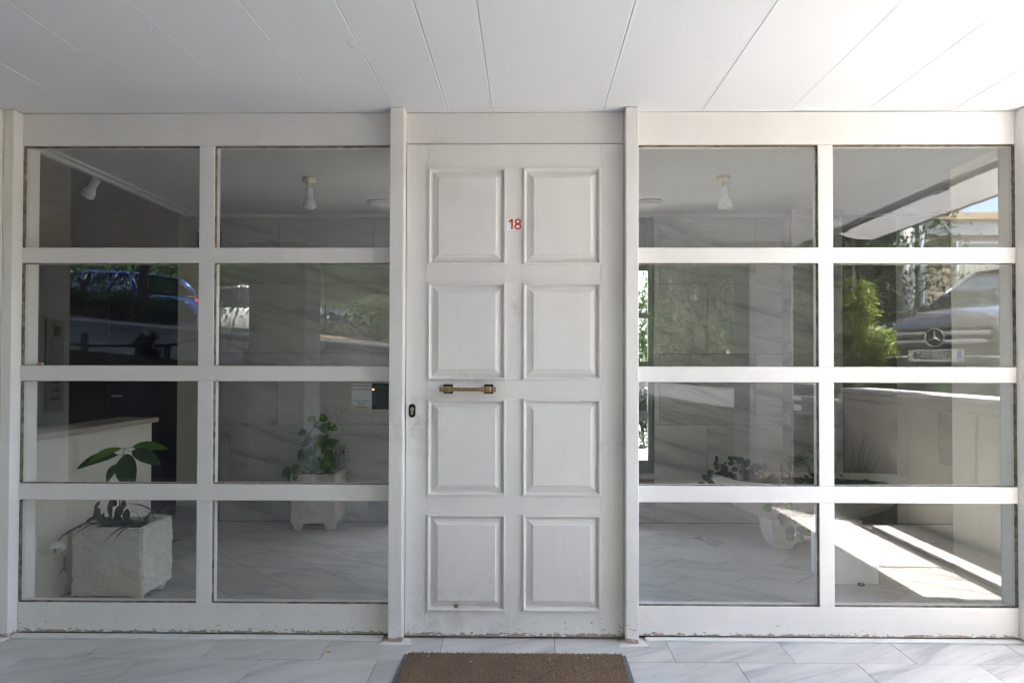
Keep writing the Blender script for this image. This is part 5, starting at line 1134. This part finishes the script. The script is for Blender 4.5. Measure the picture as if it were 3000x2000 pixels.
def car(name, label, paintm, x, Y, rz, H=1.5, nose=1.35, tailx=-4.3, cat='car', roll=0.0):
    t = thing(name, (x, -Y, zs(x, Y)), label, cat, None, rz)
    st = [(0.0, .48, .30, .60, .66), (-.05, .66, .25, .70, .80), (-.18, .80, .21, .77, .89), (-.45, .875, .19, .83, .955), (-.9, .895, .19, .89, 1.01), (-1.3, .90, .19, .94, 1.05), (-2.0, .90, .19, .965, 1.0), (-3.0, .90, .19, .985, 1.01), (-3.7, .89, .20, 1.0, 1.02), (-4.05, .86, .23, .99, 1.01), (-4.25, .78, .27, .92, .97), (tailx, .66, .32, .80, .84)]
    secs = []
    for (X, hw, z0, zb, zc) in st:
        hf = [(0, z0), (hw * .80, z0), (hw * .965, z0 + .08), (hw, z0 + .5 * (zb - z0)), (hw * .985, zb - .07), (hw * .93, zb), (hw * .60, zc - .012), (0, zc)]
        secs.append([(X, y, z) for y, z in hf[::1]] + [(X, -y, z) for y, z in hf[-2:0:-1]])
    secs = [s_ + [s_[0]] for s_ in secs]
    vs, fs = loft(secs); m = MB(); m.add(vs, fs); b = m.build('body', paintm, t, local=True, smooth=True)
    bm = bmesh.new(); bm.from_mesh(b.data); bmesh.ops.remove_doubles(bm, verts=bm.verts, dist=1e-4); bmesh.ops.recalc_face_normals(bm, faces=bm.faces); bm.to_mesh(b.data); bm.free(); b.data.shade_smooth()
    sm = b.modifiers.new('sub', 'SUBSURF'); sm.levels = 1; sm.render_levels = 2
    # cabin: glass house, pillars, roof
    g = [(-1.22, .80, 1.00, .80, 1.02), (-1.50, .82, 1.00, .74, 1.20), (-1.95, .84, 1.00, .63, H - .06), (-2.6, .85, 1.00, .62, H - .012), (-3.3, .85, 1.01, .61, H - .05), (-3.85, .83, 1.01, .60, H - .14), (-4.18, .74, .99, .70, 1.03)]
    secs = [[(X, wb_, zb_), (X, wt, zt_), (X, 0, zt_ + .02), (X, -wt, zt_), (X, -wb_, zb_), (X, wb_, zb_)] for X, wb_, zb_, wt, zt_ in g]
    vs, fs = loft(secs); m = MB(); m.add(vs, fs); m.build('cabin_glass', CG, t, local=True)
    m = MB(); rg = [(X, wt, zt_) for X, _, _, wt, zt_ in g[2:6]]
    vs = []
    for X, wt, zt_ in rg: vs += [(X, wt + .012, zt_ - .035), (X, wt - .03, zt_ + .018), (X, 0, zt_ + .042), (X, -wt + .03, zt_ + .018), (X, -wt - .012, zt_ - .035)]
    m.add(vs, [(i * 5 + j, i * 5 + j + 1, i * 5 + j + 6, i * 5 + j + 5) for i in range(3) for j in range(4)]); rf = m.build('roof', paintm, t, local=True, smooth=True, fix=False); so_ = rf.modifiers.new('th', 'SOLIDIFY'); so_.thickness = 0.02
    for sg in (-1, 1):
        for (a, b_, w_) in (((-1.24, .80, 1.0), (-1.95, .635, H - .05), .028), ((-2.62, .86, .99), (-2.66, .63, H - .03), .035), ((-3.45, .85, 1.0), (-3.50, .62, H - .07), .03), ((-4.15, .76, 1.0), (-3.85, .61, H - .13), .06)):
            m = MB(); m.tube([(a[0], sg * a[1], a[2]), ((a[0] + b_[0]) / 2, sg * (a[1] + b_[1]) / 2 + sg * .012, (a[2] + b_[2]) / 2 + .01), (b_[0], sg * b_[1], b_[2])], w_, 8); m.build('pillar', paintm if w_ != .035 else BLK, t, local=True, smooth=True)
        m = MB(); m.lathe((-1.62, sg * 1.0, 1.03), [(.0001, -.03), (.06, -.025), (.085, 0), (.07, .05), (.0001, .07)], 14, axis=(-0.2, 0, 0.15)); m.build('wing_mirror', paintm, t, local=True, smooth=True)
        for X in (-.83, -3.42):
            m = MB(); m.lathe((X, sg * .70, .33), [(.0001, 0), (.20, 0), (.31, .01), (.335, .04), (.335, .19), (.31, .215), (.215, .215)], 32, axis=(0, sg, 0)); wh = m.build('wheel', TYRE, t, local=True)
            m = MB(); m.lathe((X, sg * .865, .33), [(.215, .05), (.19, .02), (.06, .03), (.05, .05), (.0001, .05)], 32, axis=(0, sg, 0)); m.build('rim', RIM, wh, local=True)
        for X in (-1.9, -3.1): box_l('door_handle', X - .09, X + .05, sg * .893, sg * .915, .865, .89, paintm, t)
    m = MB(); m.box(-3.6, -1.5, -.7, .7, .5, .85); m.box(-2.35, -2.2, -.55, -.1, .85, 1.2); m.box(-2.35, -2.2, .1, .55, .85, 1.2); m.box(-3.3, -3.15, -.6, .6, .85, 1.15); m.build('seats', INT, t, local=True)
    return t
def box_l(name, x0, x1, y0, y1, z0, z1, mat, parent, bevel=0.0):
    m = MB(); m.box(min(x0, x1), max(x0, x1), min(y0, y1), max(y0, y1), z0, z1); return m.build(name, mat, parent, bevel, local=True, fix=False)
grey = carpaint('dark_grey_paint', (0.085, 0.088, 0.092))
mc = car('parked_car', 'dark grey car with round star badge and plate ΙΡΧ-8558, nose to porch', grey, 3.97, 3.66, math.radians(148), 1.50)
mc.location.z += 0.06
# grille recess, louvres, badge, plate, headlights, lower trim
m = MB(); gp = [(-.44, .52), (-.50, .66), (-.46, .73), (.46, .73), (.50, .66), (.44, .52)]
def nosex(y): return 0.048 - 0.30 * (abs(y) ** 2.2)
m.add([(nosex(y) + (0.0), y, z) for y, z in gp] + [(nosex(y) - .12, y, z) for y, z in gp], [tuple(range(6)), tuple(range(6, 12))[::-1]] + [(i, (i + 1) % 6, 6 + (i + 1) % 6, 6 + i) for i in range(6)]); m.build('grille', BLK, mc, local=True)
for zc_, hw in ((.675, .47), (.595, .44)):
    for sg in (-1, 1):
        m = MB(); k = 10; vs = []
        for i in range(k + 1):
            y = sg * (.085 + (hw - .085) * i / k); X = nosex(y) + .014; vs += [(X, y, zc_ - .020), (X + .012, y, zc_), (X, y, zc_ + .020)]
        m.add(vs, [(3 * i + j, 3 * i + 3 + j, 3 * i + 4 + j, 3 * i + 1 + j) for i in range(k) for j in range(2)]); m.build('louvre', plain('satin_silver', (0.50, 0.50, 0.50), 0.3, 0.7), mc, local=True)
bd = MB(); k = 40
for i in range(k):
    pass
m = MB(); ringp = [(0.062, .638 + 0, 0)]
pts = [(0.066, .088 * math.cos(2 * math.pi * i / 40), .635 + .088 * math.sin(2 * math.pi * i / 40)) for i in range(41)]
m.tube(pts, .0075, 8, cap=False); bdg = m.build('badge_ring', CHR, mc, local=True, smooth=True)
m = MB()
for a in (90, 210, 330):
    a = math.radians(a); tp = Vector((0.066, .084 * math.cos(a), .635 + .084 * math.sin(a))); c0 = Vector((0.066, 0, .635)); sd_ = Vector((0, -math.sin(a), math.cos(a))) * .013
    m.add([c0 + sd_, c0 - sd_, tp, c0 + Vector((.012, 0, 0)), c0 - Vector((.006, 0, 0))], [(0, 2, 3), (2, 1, 3), (0, 4, 2), (2, 4, 1)])
m.build('badge_star', CHR, bdg, local=True); m = MB(); m.lathe((0.03, 0, .635), [(.0001, 0), (.085, 0), (.085, .028), (.0001, .028)], 32, axis=(1, 0, 0)); m.build('badge_disc', BLK, bdg, local=True)
PLW = plain('plate_white', (0.80, 0.80, 0.78), 0.4, var=0.02); PLB = plain('plate_blue', (0.02, 0.07, 0.42), 0.4, var=0.02)
pt = box_l('number_plate', .052, .062, -.262, .262, .405, .52, PLW, mc, .002); box_l('plate_band', .0622, .0635, -.256, -.212, .412, .513, PLB, pt)
lettering('plate_digits', 'ΙΡΧ-8558', 0.108, BLK, pt, (.0640, .020, .462), (math.pi / 2, 0, math.pi / 2), xs=0.88, ext=0.0006, bold=0.0032); lettering('plate_mark', 'o', 0.035, BLK, pt, (.0640, -.012, .492), (math.pi / 2, 0, math.pi / 2), ext=0.0006)
lettering('plate_country', 'GR', 0.026, PLW, pt, (.0640, -.234, .432), (math.pi / 2, 0, math.pi / 2), ext=0.0006, bold=0.001)
for sg in (-1, 1):
    m = MB(); m.lathe((-.10, sg * .655, .665), [(.0001, .16), (.07, .15), (.115, .09), (.12, .0)], 20, axis=(0.80, sg * 0.6, 0.1)); m.build('headlight', HL, mc, local=True, smooth=True)
    m = MB(); m.tube([(.055, sg * .27, .455), (.03, sg * .50, .452), (-.03, sg * .62, .44), (-.10, sg * .70, .38), (-.14, sg * .73, .33)], .012, 8); m.build('chrome_trim', CHR, mc, local=True, smooth=True)
m = MB(); m.box(-.16, .022, -.42, .42, .28, .385); m.build('lower_intake', BLK, mc, 0.02, local=True)
teal = carpaint('dark_teal_paint', (0.03, 0.065, 0.07)); tc = car('parked_car', 'dark teal car behind the grey one, tail towards the bushes', teal, 8.7, 6.9, math.radians(-12), 1.46)
blue = carpaint('blue_paint', (0.006, 0.045, 0.20), 0.4)
bc = car('parked_car', 'blue hatchback parked uphill behind the hedge and tree trunk', blue, -11.3, 12.9, math.radians(180 + 22), 1.50); bc.location.z = 1.66
wht = carpaint('white_paint', (0.72, 0.73, 0.75), 0.0); wcr = car('parked_car', 'white car parked beyond the blue one, partly hidden by trees', wht, -3.9, 13.4, math.radians(5), 1.46); wcr.location.z = 1.55
for c_ in (bc, wcr, tc):
    for sg in (-1, 1):
        m = MB(); m.lathe((-4.13, sg * .70, .88), [(.0001, .13), (.06, .12), (.10, .06), (.11, 0)], 16, axis=(-0.85, sg * 0.5, 0)); m.build('tail_light', TL, c_, local=True, smooth=True)
        m = MB(); m.lathe((-.13, sg * .635, .665), [(.0001, .14), (.07, .13), (.115, .08), (.12, .0)], 16, axis=(0.80, sg * 0.6, 0.1)); m.build('headlight', HL, c_, local=True, smooth=True)
    q = box_l('number_plate', -4.33, -4.315, -.26, .26, .60, .71, PLW, c_, .002)
    box_l('rear_bumper_trim', -4.33, -4.2, -.6, .6, .30, .42, BLK, c_, .02)
